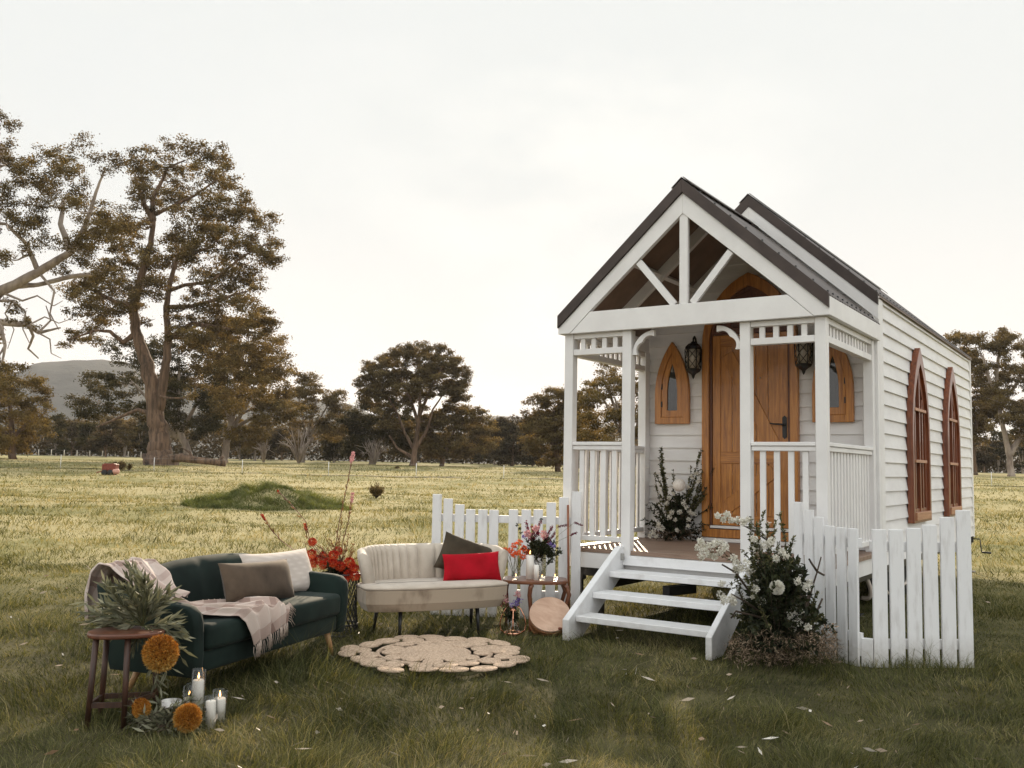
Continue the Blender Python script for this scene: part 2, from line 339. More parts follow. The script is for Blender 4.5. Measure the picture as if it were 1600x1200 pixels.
# woven linen cushion: pale checks
m, nt, b = newmat('woven_linen'); M['linen'] = m
w = N(nt, 'ShaderNodeTexWave', bands_direction='X'); w2 = N(nt, 'ShaderNodeTexWave', bands_direction='Z')
tc = N(nt, 'ShaderNodeTexCoord')
for q in (w, w2): q.inputs['Scale'].default_value = 9; nt.links.new(tc.outputs['Object'], q.inputs['Vector'])
ad = N(nt, 'ShaderNodeMath', operation='MULTIPLY'); nt.links.new(w.outputs['Fac'], ad.inputs[0]); nt.links.new(w2.outputs['Fac'], ad.inputs[1])
nt.links.new(ramp(nt, ad.outputs[0], [(0, (.55, .475, .42)), (.6, (.60, .525, .47)), (1, (.64, .57, .51))]), b.inputs['Base Color'])
b.inputs['Roughness'].default_value = .95; bump(nt, b, noise(nt, 150, 2), .3, .002)

# ================================================================== SETTING
def polar_ground():
    rad = np.concatenate([np.linspace(.3, 12, 60), np.geomspace(12.4, 200, 230), np.geomspace(206, 4400, 40)]); na = 420
    ang = np.linspace(0, 2*PI, na, endpoint=False)
    R_, A_ = np.meshgrid(rad, ang, indexing='ij'); X = CAM[0]+R_*np.cos(A_); Y = CAM[1]+R_*np.sin(A_)
    Z = terr(X, Y); V = np.stack([X, Y, Z], -1).reshape(-1, 3)
    i, j = np.meshgrid(np.arange(len(rad)-1), np.arange(na), indexing='ij'); j2 = (j+1) % na
    F = np.stack([i*na+j, (i+1)*na+j, (i+1)*na+j2, i*na+j2], -1).reshape(-1, 4)
    V = np.vstack([V, [[CAM[0], CAM[1], 0]]]); tt = np.concatenate([sstep(7, 17, R_.reshape(-1)), [0]])
    o = np_mesh('ground', V, F, M['ground'], smooth=True, tint=tt); tag(o, kind='structure')
polar_ground()
# worn track line across the paddock
mb = MB(); pts = []
for px in range(-500, 2101, 50):
    q = at(px, 733+(px/1600)*29.0, 63.0); pts.append(q)
for i in range(len(pts)-1):
    for a, b_ in ((pts[i], pts[i+1]),):
        vs = []
        for q in (a, b_):
            for k in (-.35, .35):
                x = q[0]+FH[0]*k; y = q[1]+FH[1]*k; vs.append((x, y, float(terr(x, y))+.05))
        mb.add(vs, [(0, 1, 3, 2)])
tag(mb.build('track', M['track']), kind='structure')

# hills
def hill(name, prof, d0, dr, d1, seed):
    V = []; xs = np.arange(prof[0][0], prof[-1][0]+1, 12.0)
    py = np.interp(xs, [p[0] for p in prof], [p[1] for p in prof])
    t = np.linspace(0, 1, 30); n = len(xs)
    for k, tt in enumerate(t):
        d = d0+(d1-d0)*tt; s = (d-d0)/(dr-d0) if d < dr else 1-(d-dr)/(d1-dr)
        for x, y in zip(xs, py):
            top = at(x, y, dr); g = at(x, 720, d)
            h = (top[2]-1.0)*sstep(0, 1, s)*(1 if s > .999 else (1-.12*float(vnoise(x*.02, d*.004, seed))))
            V.append((g[0], g[1], max(h, 0)+1.0))
    F = [(k*n+i, k*n+i+1, (k+1)*n+i+1, (k+1)*n+i) for k in range(29) for i in range(n-1)]
    o = np_mesh(name, V, F, M['hill'], smooth=True); return tag(o, kind='structure')
hill('hill', [(-700, 640), (-350, 600), (-100, 585), (0, 575), (50, 566), (100, 557), (150, 553), (200, 566), (260, 590), (330, 604), (400, 616), (480, 622), (540, 630), (600, 650), (680, 690), (760, 712)], 1000, 1600, 2400, 1)
hill('hill', [(350, 700), (430, 665), (560, 655), (650, 652), (765, 647), (795, 647), (830, 650), (900, 656), (1000, 664), (1200, 676), (1500, 682), (1800, 690), (2200, 705)], 1800, 2600, 3400, 2)

# ------------------------------------------------------------------ grass blades (uncountable)
def grass():
    def blades(n, dmin, dmax, pw, ang, wbase, hbase, seed, filt=None):
        rng = np.random.default_rng(seed)
        u = rng.random(n); e = 2-pw
        d = (dmin**e+(dmax**e-dmin**e)*u)**(1/e)
        a = (rng.random(n)*2-1)*ang
        fa = math.atan2(FH[1], FH[0]); x = CAM[0]+d*np.cos(fa+a); y = CAM[1]+d*np.sin(fa+a)
        if filt is not None:
            k = filt(x, y, rng); x = x[k]; y = y[k]; d = d[k]
        n = len(x); z = terr(x, y)-.004
        clump = vnoise(x*3.1, y*3.1, 11); big = vnoise(x*.55, y*.55, 12); fine = vnoise(x*11, y*11, 13)
        h = hbase*(.25+1.7*clump**3+.55*fine)*(.6+.8*big)*rng.uniform(.5, 1.4, n)
        md = mound_h(x, y); ism = md > .04
        h = np.where(ism, h*1.3, h)
        wd = wbase*np.clip(d/5.5, .8, 12)*rng.uniform(.6, 1.4, n)
        la = vnoise(x*2.3, y*2.3, 14)*2*PI*1.8+rng.normal(0, .9, n); lean = rng.uniform(.3, 1.7, n)*h
        lx = np.cos(la)*lean; ly = np.sin(la)*lean
        wa = rng.random(n)*PI; sx = np.cos(wa)*wd/2; sy = np.sin(wa)*wd/2
        O = np.zeros(n)
        V = np.stack([np.stack([x-sx, y-sy, z], 1), np.stack([x+sx, y+sy, z], 1),
                      np.stack([x+sx*.8+lx*.3, y+sy*.8+ly*.3, z+h*.55], 1), np.stack([x-sx*.8+lx*.3, y-sy*.8+ly*.3, z+h*.55], 1),
                      np.stack([x+lx+sx*.15, y+ly+sy*.15, z+h*.9], 1), np.stack([x+lx-sx*.15, y+ly-sy*.15, z+h*.9], 1)], 1).reshape(-1, 3)
        b0 = np.arange(n)*6
        F = np.concatenate([np.stack([b0, b0+1, b0+2, b0+3], 1), np.stack([b0+3, b0+2, b0+4, b0+5], 1)])
        far = sstep(7, 22, d)
        t = .10+.42*vnoise(x*.8, y*.8, 21)+.22*vnoise(x*2.7, y*2.7, 22)+rng.normal(0, .17, n)+.18*far-.06+.05*sstep(7, 14, d)-.02*(1-sstep(5, 11, d))  # darker near, lighter farther out: self-shade of deep grass put into blade colour
        dry = vnoise(x*1.6+9, y*1.6, 23); t = np.where((dry > .70) & (rng.random(n) < .6), t+.3, t)
        t = np.where(rng.random(n) < .06, t+.35, t)
        t = np.where(ism, .40+.36*vnoise(x*3, y*3, 24)+rng.normal(0, .09, n), t)
        return V, F, np.repeat(np.clip(t, 0, 1), 6)
    def norug(x, y, rng):
        r = np.hypot(x-RUG[0], y-RUG[1]); keep = r > .62+.05*rng.random(len(x))
        return keep
    parts = [blades(250000, 3.6, 14, 1.75, .66, .0028, .052, 1, norug), blades(42000, 3.6, 11, 1.6, .66, .0024, .115, 9, norug), blades(60000, 40, 120, 1.25, .62, .0032, .10, 10),
             blades(110000, 13, 42, 1.7, .62, .0030, .075, 2),
             blades(16000, 3.0, 30, 1.2, 1.5, .006, .06, 3, norug)]
    # dense tufts on the grassy mound
    def mfilt(x, y, rng): return mound_h(x, y) > .03
    parts.append(blades(300000, 22, 30, 1.0, .55, .0032, .12, 4, mfilt))
    v, f, t = parts.pop(); tag(np_mesh('mound_grass', v, f, M['mgrass'], tint=t), 'lush green grass covering the low mound in the paddock', 'grass', kind='stuff')
    V = []; F = []; T = []; o = 0
    for v, f, t in parts: V.append(v); F.append(f+o); T.append(t); o += len(v)
    ob = np_mesh('grass', np.vstack(V), np.vstack(F), M['grass'], tint=np.concatenate(T)); tag(ob, 'tussocky olive and straw coloured grass of the paddock', 'grass', kind='stuff')
RUG = (on_axis(679, 1022, 2, .03))[:2]
grass()
# pale fallen gum leaves and bark bits
def litter():
    n = 330; d = 4.3*(13/4.3)**RNG.random(n); a = (RNG.random(n)*2-1)*.6; fa = math.atan2(FH[1], FH[0])
    x = CAM[0]+d*np.cos(fa+a); y = CAM[1]+d*np.sin(fa+a); z = terr(x, y)+.035+RNG.random(n)*.02
    ok = np.hypot(x-RUG[0], y-RUG[1]) > .9; x, y, z = x[ok], y[ok], z[ok]; n = len(x)
    D = RNG.normal(size=(n, 3)); D[:, 2] *= .25
    V, F = leafquads(np.stack([x, y, z], 1), D, RNG.uniform(.02, .10, n), RNG.uniform(.007, .022, n))
    tag(np_mesh('leaf_litter', V, F, M['blossomdry'], tint=np.repeat(RNG.random(n), 4)), 'pale fallen gum leaves and bark scraps in the grass', 'leaf litter', kind='stuff')
M['blossomdry'] = leafmat('dry_leaf', [(0, (.22, .13, .07)), (.5, (.42, .34, .26)), (1, (.68, .63, .56))], .1, (1, 1, 1))
litter()

# ================================================================== CHAPEL ON WHEELS
W_ = 2.443; FY = 1.72; DK = .66; BY = 7.50
chapel = thing('tiny_chapel', 'white weatherboard chapel on a trailer with open gabled porch and orange timber door', 'tiny house', (0, 0, 0))
def lancet(cx, w, z0, zs, za, n=9):
    h = za-zs; R = (h*h+(w/2)**2)/w; pts = [(cx-w/2, z0), (cx+w/2, z0)]
    a1 = math.asin(h/R)
    for i in range(n+1):
        a = a1*i/n; pts.append((cx+w/2-R+R*math.cos(a), zs+R*math.sin(a)))
    for i in range(n-1, -1, -1):
        a = a1*i/n; pts.append((cx-w/2+R-R*math.cos(a), zs+R*math.sin(a)))
    return pts
def boards(mb, u0, u1, z0, z1, pitch, plane, out, axis, clip=None):     # lapped weatherboards; out = sign of the outward normal
    z = z0
    while z < z1-.01:
        zt = min(z+pitch, z1); a0, a1 = u0, u1
        lo = (a0, a1); hi = (a0, a1)
        if clip:
            lo = clip(z); hi = clip(zt)
            if lo[1]-lo[0] < .02: break
            hi = (hi[0], max(hi[1], hi[0]+.002))
        b = plane+out*.027; t = plane+out*.004; bk = plane-out*.015
        def P(u, d, zz): return (u, d, zz) if axis == 'x' else (d, u, zz)
        vs = [P(lo[0], bk, z), P(lo[1], bk, z), P(lo[1], b, z), P(lo[0], b, z), P(hi[0], bk, zt), P(hi[1], bk, zt), P(hi[1], t, zt), P(hi[0], t, zt)]
        mb.add(vs, [(0, 1, 2, 3), (7, 6, 5, 4), (3, 2, 6, 7), (1, 0, 4, 5), (0, 3, 7, 4), (2, 1, 5, 6)])
        z = zt
SL = .895
def gclip(ridge, x0=0.0, x1=W_):
    c = W_/2
    def f(z):
        hw = (ridge-z)/SL; return (max(x0, c-hw), min(x1, c+hw))
    return f
mb = MB(); boards(mb, 0, W_, .665, 4.0, .137, FY, -1, 'x', gclip(4.03)); mb.build('front_wall', M['white_board'], chapel)
mb = MB(); boards(mb, 0, W_, .50, 4.0, .14, BY, 1, 'x', gclip(4.03)); mb.build('rear_wall', M['white_board'], chapel)
mb = MB(); boards(mb, 1.90, BY-.06, .52, 3.11, .14, W_, 1, 'y'); mb.build('side_wall', M['white_board'], chapel)
mb = MB(); boards(mb, 1.74, BY-.06, .52, 3.11, .14, 0, -1, 'y'); mb.build('side_wall', M['white_board'], chapel)
for b6 in ((W_-.09, W_+.028, 1.735, 1.90, .50, 3.075), (W_-.09, W_+.03, BY-.06, BY+.03, .50, 3.075), (-.028, .09, BY-.06, BY+.03, .50, 3.075), (-.028, .075, 1.66, 1.735, .66, 2.66), (W_-.10, W_+.028, 1.66, 1.733, .66, 2.66)):
    mb = MB(); mb.box(*b6); mb.build('corner_board', M['white'], chapel, .003)

# porch posts
for x0 in (0.0, .61, 1.7227, 2.353):
    mb = MB(); mb.box(x0, x0+.090, 0, .09, .60, 2.652); mb.build('porch_post', M['white'], chapel, .004)
for x0 in (.0, 2.353):
    mb = MB(); mb.box(x0, x0+.090, 1.572, 1.658, .66, 2.652); mb.build('porch_post', M['white'], chapel, .004)
# railings
def railing(axis, a, b, c, nb):
    mb = MB()
    L = lambda u0, u1, v0, v1, z0, z1: mb.box(u0, u1, v0, v1, z0, z1) if axis == 'x' else mb.box(v0, v1, u0, u1, z0, z1)
    L(a, b, c+.004, c+.084, 1.602, 1.634); L(a, b, c+.016, c+.072, 1.560, 1.6)
    r = mb.build('porch_railing', M['white'], chapel, .004)
    mb = MB(); L(a, b, c+.016, c+.072, .728, .773); mb.build('bottom_rail', M['white'], r, .003)
    for i in range(nb):
        u = a+(b-a)*(i+ .78)/(nb+.56) if axis == 'x' else a+(b-a)*(i+.8)/(nb+.6)
        mb = MB(); L(u-.0235, u+.0235, c+.034, c+.054, .7735, 1.5595); mb.build('baluster', M['white'], r)
railing('x', .091, .609, 0, 4); railing('x', 1.814, 2.352, 0, 4)
railing('y', .091, 1.571, .0, 14); railing('y', .091, 1.571, W_-.088, 14)
def frieze(axis, a, b, c, nb):
    mb = MB()
    L = lambda u0, u1, v0, v1, z0, z1: mb.box(u0, u1, v0, v1, z0, z1) if axis == 'x' else mb.box(v0, v1, u0, u1, z0, z1)
    L(a, b, c+.01, c+.08, 2.604, 2.650); L(a, b, c+.01, c+.08, 2.450, 2.505)
    for i in range(nb):
        u = a+(b-a)*(i+.78)/(nb+.56) if axis == 'x' else a+(b-a)*(i+.8)/(nb+.6)
        L(u-.0235, u+.0235, c+.03, c+.055, 2.5055, 2.6035)
    mb.build('frieze', M['white'], chapel, .002)
frieze('x', .091, .609, 0, 4); frieze('x', 1.814, 2.352, 0, 4)
frieze('y', .091, 1.571, .0, 14); frieze('y', .091, 1.571, W_-.088, 14)
# curved brackets either side of the entry
for s, xb in ((1, .701), (-1, 1.7225)):
    o_ = []; i_ = []; n = 14
    for i in range(n+1):
        t = i/n*PI/2; R = .215
        sc = .018*abs(math.sin(i/n*PI*2))
        o_.append((xb+s*(R-R*math.cos(t)+.0), 2.425+R*math.sin(t)))
        i_.append((xb+s*(R-(R-.048+sc)*math.cos(t)), 2.425+(R-.055+sc)*math.sin(t)))
    poly = o_+i_[::-1]
    mb = MB(); V = [(x, .025, z) for x, z in poly]+[(x, .065, z) for x, z in poly]; k = len(poly); fs = []
    for i in range(n):
        a, b_, c_, d_ = i, i+1, k-2-i, k-1-i
        fs += [(a, b_, c_, d_), (k+d_, k+c_, k+b_, k+a), (a, k+a, k+b_, b_), (d_, c_, k+c_, k+d_)]
    fs += [(0, k-1, 2*k-1, k), (n, n+k, k+n+1, n+1)]
    mb.add(V, fs); mb.build('bracket', M['white'], chapel)

# porch gable truss
c = W_/2; RZ = 3.839; EX = .0
def slope_z(x, r): return r-SL*abs(x-c)
mb = MB(); y0, y1 = -.05, .0
xl, xr = -.045, W_+.045
mb.prism([(.082, 2.650), (2.361, 2.650), (2.150, 2.843), (.293, 2.843)], 'y', y0, y1)
mb.build('tie_beam', M['white'], chapel, .003)
for s in (-1, 1):
    mb = MB(); e = (2.150 if s > 0 else .293); ee = (xr if s > 0 else xl)
    pts = [(c, RZ), (c, RZ-.185), (e+s*.003, 2.8445), (c+s*1.1415, 2.6515), (ee, 2.6515), (ee, slope_z(ee, RZ))]
    mb.prism(pts if s < 0 else pts[::-1], 'y', y0-.0025, y1-.001); mb.build('front_rafter', M['white'], chapel, .003)
mb = MB(); mb.box(1.188, 1.268, -.042, -.004, 2.8435, 3.66); mb.build('king_post', M['white'], chapel, .003)
for s in (-1, 1):
    mb = MB(); mb.bar((c+s*.435, -.022, 3.265), (c+s*.085, -.022, 2.845), .062, .034, (0, 1, 0)); mb.build('strut', M['white'], chapel, .002)
# side plates under the eaves of the porch
mb = MB(); mb.box(W_+.004, W_+.046, -.0455, 1.69, 2.652, 2.806); mb.build('side_plate', M['white'], chapel, .003)
mb = MB(); mb.box(-.046, -.004, -.0455, 1.69, 2.652, 2.806); mb.build('side_plate', M['white'], chapel, .003)
for xa in (0, W_-.09): mb = MB(); mb.box(xa, xa+.09, .02, 1.66, 2.652, 2.80); mb.build('top_plate', M['white'], chapel, .003)
# roofs
def roof(name, y0, y1, rz, ext):
    root = None
    for s in (-1, 1):
        n = int((y1-y0)/.019); V = []; F = []
        x_e = c+s*(W_/2+ext)
        for i in range(n+1):
            y = y0+(y1-y0)*i/n; w = .009*math.sin(i*PI/2*1.0)
            for (x, zz) in ((c, rz), (x_e, slope_z(x_e, rz))):
                V.append((x, y, zz+w+.0))
                V.append((x, y, zz+w-.006))
        for i in range(n):
            a = i*4; b_ = a+4
            F += [(a, a+2, b_+2, b_), (a+1, b_+1, b_+3, a+3), (a+2, a+3, b_+3, b_+2)]
        mb = MB(); mb.add(V, F, True)
        r = mb.build('roof', M['rooftop'], chapel)
        mb = MB(); q = [(c, rz-.012), (x_e, slope_z(x_e, rz)-.012), (x_e, slope_z(x_e, rz)-.024), (c, rz-.024)]
        mb.prism(q if s > 0 else q[::-1], 'y', y0+.02, y1-.02); mb.build('soffit', M['soffit'], r)
        # dark barge cap
        mb = MB(); q = [(c, rz+.012), (c, rz-.108), (x_e, slope_z(x_e, rz)-.108), (x_e, slope_z(x_e, rz)+.012)]
        mb.prism(q if s < 0 else q[::-1], 'y', y0-.022, y0-.0225+.030); mb.build('barge_cap', M['roof'], r, .002)
        sc_ = MB()
        for k in range(1, 9):
            xs_ = c+(x_e-c)*k/9
            sc_.box(xs_-.007, xs_+.007, y0+.04, y0+.054, slope_z(xs_, rz), slope_z(xs_, rz)+.022)
        for k in range(int((y1-y0)/.152)):
            yy = y0+.09+k*.152
            for fr in (.03, .97):
                xs_ = c+(x_e-c)*fr
                sc_.box(xs_-.007, xs_+.007, yy, yy+.014, slope_z(xs_, rz), slope_z(xs_, rz)+.02)
        sc_.build('roof_screws', M['black'], r)
    mb = MB()
    for s in (-1, 1): mb.bar((c+s*.055, y0-.01, rz-.012), (c+s*.055, y1, rz-.012), .13, .008, (s*.67, 0, .74))
    mb.build('ridge_cap', M['roof'], chapel)
roof('porch', -.052, 1.70, 3.948, .045); roof('main', 1.645, BY+.06, 4.232, .045)
# white barge boards of the main roof
for s in (-1, 1):
    mb = MB(); x_e = c+s*(W_/2+.044); r2 = 4.232-.1085
    q = [(c, r2), (c, r2-.14), (x_e, slope_z(x_e, r2)-.14), (x_e, slope_z(x_e, r2))]
    mb.prism(q if s < 0 else q[::-1], 'y', 1.632, 1.662); mb.build('barge_board', M['white'], chapel, .002)
mb = MB(); mb.prism([(.0, 2.85), (W_, 2.85), (W_, 3.02), (c, 4.10), (0, 3.02)], 'y', 1.745, 1.77); mb.build('gable_panel', M['white'], chapel)
# rafters and purlins inside the porch roof
for yy in (.82,):
    for s in (-1, 1):
        mb = MB(); mb.bar((c+s*.01, yy, 3.85), (c+s*1.2, yy, 3.85-SL*1.19), .055, .10, (0, 0, 1)); mb.build('rafter', M['white'], chapel, .002)
for s in (-1, 1):
    for dx in (.62,):
        mb = MB(); mb.bar((c+s*dx, .0, 3.872-SL*dx), (c+s*dx, 1.64, 3.872-SL*dx), .04, .06, (s*.67, 0, .74)); mb.build('purlin', M['white'], chapel, .002)
    mb = MB()
    for k in range(1, 9):
        y = k*.19; mb.bar((c+s*.03, y, 3.914), (c+s*1.2, y, 3.914-SL*1.17), .012, .014, (0, 0, 1))
    mb.build('roof_battens', M['roof'], chapel)

# deck and rim
mb = MB(); nb = 13
for i in range(nb):
    a = .022+(FY-.03-.022)*i/nb; b_ = .022+(FY-.03-.022)*(i+1)/nb-.005
    mb.box(-.02, W_+.02, a, b_, .622, .66)
mb.build('porch_deck', M['deck'], chapel, .002)
mb = MB(); mb.box(0, W_, .028, .066, .48, .6205); mb.box(0, .038, .067, FY, .48, .6205); mb.box(W_-.038, W_, .067, FY, .48, .6205)
mb.build('deck_rim', M['white'], chapel, .003)
ch = MB(); ch.box(.08, W_-.08, .09, 7.4, .40, .478); ch.box(.35, .45, .1, 7.4, .30, .398); ch.box(W_-.45, W_-.35, .1, 7.4, .30, .398)
ch.box(.30, .36, .12, .18, .0, .40); ch.bar((c, .2, .36), (c-.1, -.15, .36), .08, .08)
chs = ch.build('trailer_chassis', M['black'], chapel, .004)
for xx in (.20, W_-.42):
    for yy in (3.25, 4.05):
        mb = MB(); Mx = Matrix.Rotation(PI/2, 4, 'Y')
        mb.lathe([(.16, -.1), (.30, -.1), (.325, -.075), (.325, .075), (.30, .1), (.16, .1)], (xx+.1, yy, .325), 28, Mx)
        wh = mb.build('wheel', M['tyre'], chapel)
        mb = MB(); mb.lathe([(.0, .05), (.05, .09), (.09, .04), (.158, .06), (.158, -.06), (0, -.06)], (xx+.1, yy, .325), 20, Mx); mb.build('rim', M['steel'], wh)
# stabiliser legs with crank
for (xx, yy, crank) in ((W_-.30, 2.02, False), (W_-.03, BY-.1, True), (.14, .12, False), (.05, BY-.1, False)):
    mb = MB(); mb.box(xx-.035, xx+.035, yy-.035, yy+.035, .36 if not crank else .40, .50); mb.box(xx-.018, xx+.018, yy-.018, yy+.018, .02, .36 if not crank else .40); mb.box(xx-.07, xx+.07, yy-.07, yy+.07, .01, .022)
    j = mb.build('stabiliser_leg', M['steel'] if crank else M['black'], chapel, .003)
    if crank:
        mb = MB(); mb.box(xx-.045, xx+.055, yy-.04, yy+.05, .43, .5175); mb.tube([(xx+.05, yy+.02, .48), (xx+.12, yy+.02, .48), (xx+.14, yy+.02, .47), (xx+.155, yy+.02, .31), (xx+.17, yy+.02, .298)], .008, 6); mb.tube([(xx+.16, yy+.02, .295), (xx+.28, yy+.02, .29)], .014, 8); mb.build('crank_handle', M['black'], j)
mb = MB(); P = [(W_-.27+.10*math.sin(t*PI)*1.0, 2.06+t*.10, .50-.34*math.sin(min(t*1.15, 1)*PI/2)*(1 if t < .87 else 1)) for t in np.linspace(0, 1, 12)]
mb.tube(P, .022, 8); mb.tube([(W_-.10, 2.6+.25*math.cos(a), .40-.25*math.sin(a)*.9) for a in np.linspace(0, PI, 14)], .014, 8)
mb.tube([(W_-.10, 3.3+.25*math.cos(a), .40-.22*math.sin(a)*.9) for a in np.linspace(0, PI, 14)], .014, 8); mb.build('hose', M['ceramic'], chapel)

# ---- door
DCX = 1.2085
out = lancet(DCX, 1.006, .705, 2.70, 3.435); inn = lancet(DCX, .85, .79, 2.70, 3.30)
mb = MB(); mb.ring(out, inn, 'y', FY-.085, FY-.015); door_frame = mb.build('door_frame', M['cedar_v'], chapel, .004)
out2 = lancet(DCX, .85, .79, 2.70, 3.30); inn2 = lancet(DCX, .80, .81, 2.70, 3.255)
mb = MB(); mb.ring(out2, inn2, 'y', FY-.060, FY-.02); mb.build('door_stop', M['jarrah_dark'], door_frame, .002)
mb = MB(); mb.prism([p for p in lancet(DCX, .80, 2.81, 2.815, 3.255)], 'y', FY-.045, FY-.022); mb.box(DCX-.40, DCX+.40, FY-.058, FY-.03, 2.805, 2.87)
for i, (w_, a_) in enumerate(((.64, 3.15), (.46, 3.05))): mb.ring(lancet(DCX, w_, 2.875, 2.88, a_), lancet(DCX, w_-.07, 2.885, 2.89, a_-.045), 'y', FY-.062+i*.004, FY-.046)
mb.build('arched_panel', M['jarrah_dark'], door_frame, .002)
mb = MB(); dx0, dx1 = DCX-.398, DCX+.398
pw = (dx1-dx0-.16)/5
for i in range(5): mb.box(dx0+.08+i*pw+.0022, dx0+.08+(i+1)*pw-.0022, FY-.034, FY-.022, .93, 2.72)
door = mb.build('door', M['cedar_v'], door_frame, .003)
for xa in (dx0, dx1-.085): mb = MB(); mb.box(xa, xa+.085, FY-.047, FY-.022, .83, 2.80); mb.build('stile', M['cedar_v'], door, .004)
for za, zb in ((.83, .945), (1.465, 1.585), (2.68, 2.80)): mb = MB(); mb.box(dx0+.0855, dx1-.0855, FY-.046, FY-.022, za, zb); mb.build('door_rail', M['cedar_h'], door, .004)
for (a, b_, sg) in (((dx0+.16, 2.60), (dx1-.15, 1.66), 1), ((dx0+.16, 1.02), (dx1-.15, 1.40), 1)):
    mb = MB(); mb.bar((a[0], FY-.041, a[1]), (b_[0], FY-.041, b_[1]), .012, .135, (0, 0, 1)); mb.build('brace', M['cedar_v'], door, .003)
mb = MB(); mb.box(DCX-.5, DCX+.5, FY-.12, FY-.086, .665, .70); mb.box(DCX-.41, DCX+.41, FY-.088, FY-.0605, .80, .826); mb.build('threshold', M['white'], door_frame, .003)
mb = MB(); hx = dx1-.035
mb.prism([(hx-.022, 1.735), (hx, 1.715), (hx+.022, 1.735), (hx+.022, 1.93), (hx, 1.95), (hx-.022, 1.93)], 'y', FY-.056, FY-.0475)
mb.tube([(hx, FY-.056, 1.86), (hx, FY-.10, 1.86), (hx-.03, FY-.105, 1.86), (hx-.10, FY-.105, 1.865), (hx-.135, FY-.10, 1.872)], [.009, .009, .009, .008, .006], 8)
mb.build('handle', M['black'], door)
mb = MB(); mb.ball((DCX+.11, FY-.036, 2.34), .008, 8, 6); mb.build('peephole', M['galv'], door)
# ---- small lancet windows beside the door
for wx in (.356, 2.046):
    s_ = 1 if wx < 1 else -1
    mb = MB(); mb.ring(lancet(wx, .394, 1.878, 2.19, 2.765), lancet(wx, .25, 1.95, 2.19, 2.64), 'y', FY-.068, FY-.018)
    w = mb.build('lancet_window', M['cedar_v'], chapel, .004)
    mb = MB(); mb.ring(lancet(wx, .248, 1.951, 2.19, 2.638), lancet(wx, .115, 2.022, 2.20, 2.53), 'y', FY-.056, FY-.022); mb.build('sash', M['cedar_v'], w, .003)
    mb = MB(); mb.prism(lancet(wx, .117, 2.02, 2.20, 2.535), 'y', FY-.040, FY-.024); mb.build('pane', M['pane'], w)
    mb = MB()
    for zz in (2.06, 2.25): mb.box(wx-s_*.118-.007, wx-s_*.118+.007, FY-.066, FY-.056, zz, zz+.06)
    mb.build('hinge', M['black'], w)
# ---- long lancet windows of the side
for wy in (3.43, 5.57):
    for X0, sg in ((W_, 1), (0, -1)):
        a, b_ = (X0+.018, X0+.085) if sg > 0 else (X0-.085, X0-.018)
        mb = MB(); mb.ring(lancet(wy, .97, .875, 1.80, 2.785), lancet(wy, .83, .96, 1.80, 2.60), 'x', a, b_)
        w = mb.build('side_window', M['jarrah'], chapel, .004)
        mb = MB(); m0, m1 = (X0+.02, X0+.066) if sg > 0 else (X0-.066, X0-.02)
        mb.box(m0, m1, wy-.022, wy+.022, .968, 2.60)
        for yy in (wy-.2, wy+.2): mb.box(m0, m1-.01*sg if sg > 0 else m1, yy-.02, yy+.02, .968, 2.22)
        mb.ring(lancet(wy, .83, .958, 1.80, 2.60), lancet(wy, .70, 1.02, 1.80, 2.45), 'x', m0, m1-.012 if sg > 0 else m1)
        mb.build('sash', M['jarrah'], w, .003)
        mb = MB()
        for zz in (1.53, 2.09): mb.box(X0+.021*sg if sg > 0 else X0-.08, X0+.08 if sg > 0 else X0-.021, wy-.30, wy+.30, zz-.016, zz+.016)
        mb.build('glazing_bar', M['sill'], w, .002)
        mb = MB(); p0, p1 = (X0+.021, X0+.03) if sg > 0 else (X0-.03, X0-.021); mb.prism(lancet(wy, .82, .98, 1.80, 2.59), 'x', p0, p1); mb.build('pane', M['pane'], w)
        mb = MB(); q0, q1 = (X0+.02, X0+.10) if sg > 0 else (X0-.10, X0-.02); mb.box(q0, q1, wy-.40, wy+.40, .90, .985); mb.build('sill', M['sill'], w, .004)
# ---- wall lanterns
def lantern(x):
    y = FY-.135; z0 = 2.34
    mb = MB(); mb.lathe([(0, 0), (.012, .02), (.02, .045), (.035, .06), (.075, .085), (.085, .105), (.07, .112)], (x, y, z0), 8, smooth=False)
    mb.lathe([(.075, .315), (.092, .325), (.085, .345), (.055, .375), (.03, .385), (.02, .40), (.0, .405)], (x, y, z0), 8, smooth=False)
    mb.tube([(x, y, z0+.40), (x, y+.005, z0+.44), (x, y+.03, z0+.458), (x, y+.06, z0+.44), (x, y+.075, z0+.40), (x, y+.08, z0+.33), (x, y+.115, z0+.30)], .010, 6)
    mb.ball((x, FY-.03, z0+.27), (.05, .015, .11), 12, 8)
    o = mb.build('wall_lantern', M['black'], chapel)
    mb = MB(); r0, r1 = .078, .088
    for k in range(6):
        a = k*PI/3+.26; a2 = a+PI/3
        p = [(x+r0*math.cos(q), y+r0*math.sin(q), z0+.108) for q in (a, a2)]; t = [(x+r1*math.cos(q), y+r1*math.sin(q), z0+.32) for q in (a, a2)]
        mb.tube([p[0], t[0]], .0055, 5)
        for i in range(2):
            f0, f1 = i/2, (i+1)/2
            A_ = Vector(p[0]).lerp(Vector(t[0]), f0); B_ = Vector(p[1]).lerp(Vector(t[1]), f1); C_ = Vector(p[1]).lerp(Vector(t[1]), f0); D_ = Vector(p[0]).lerp(Vector(t[0]), f1)
            mb.tube([A_, B_], .0032, 4); mb.tube([C_, D_], .0032, 4)
    mb.build('lattice', M['black'], o)
    mb = MB(); mb.lathe([(.062, .112), (.072, .318)], (x, y, z0), 16); mb.build('lamp_glass', M['lampglass'], o)
lantern(.632); lantern(1.79)

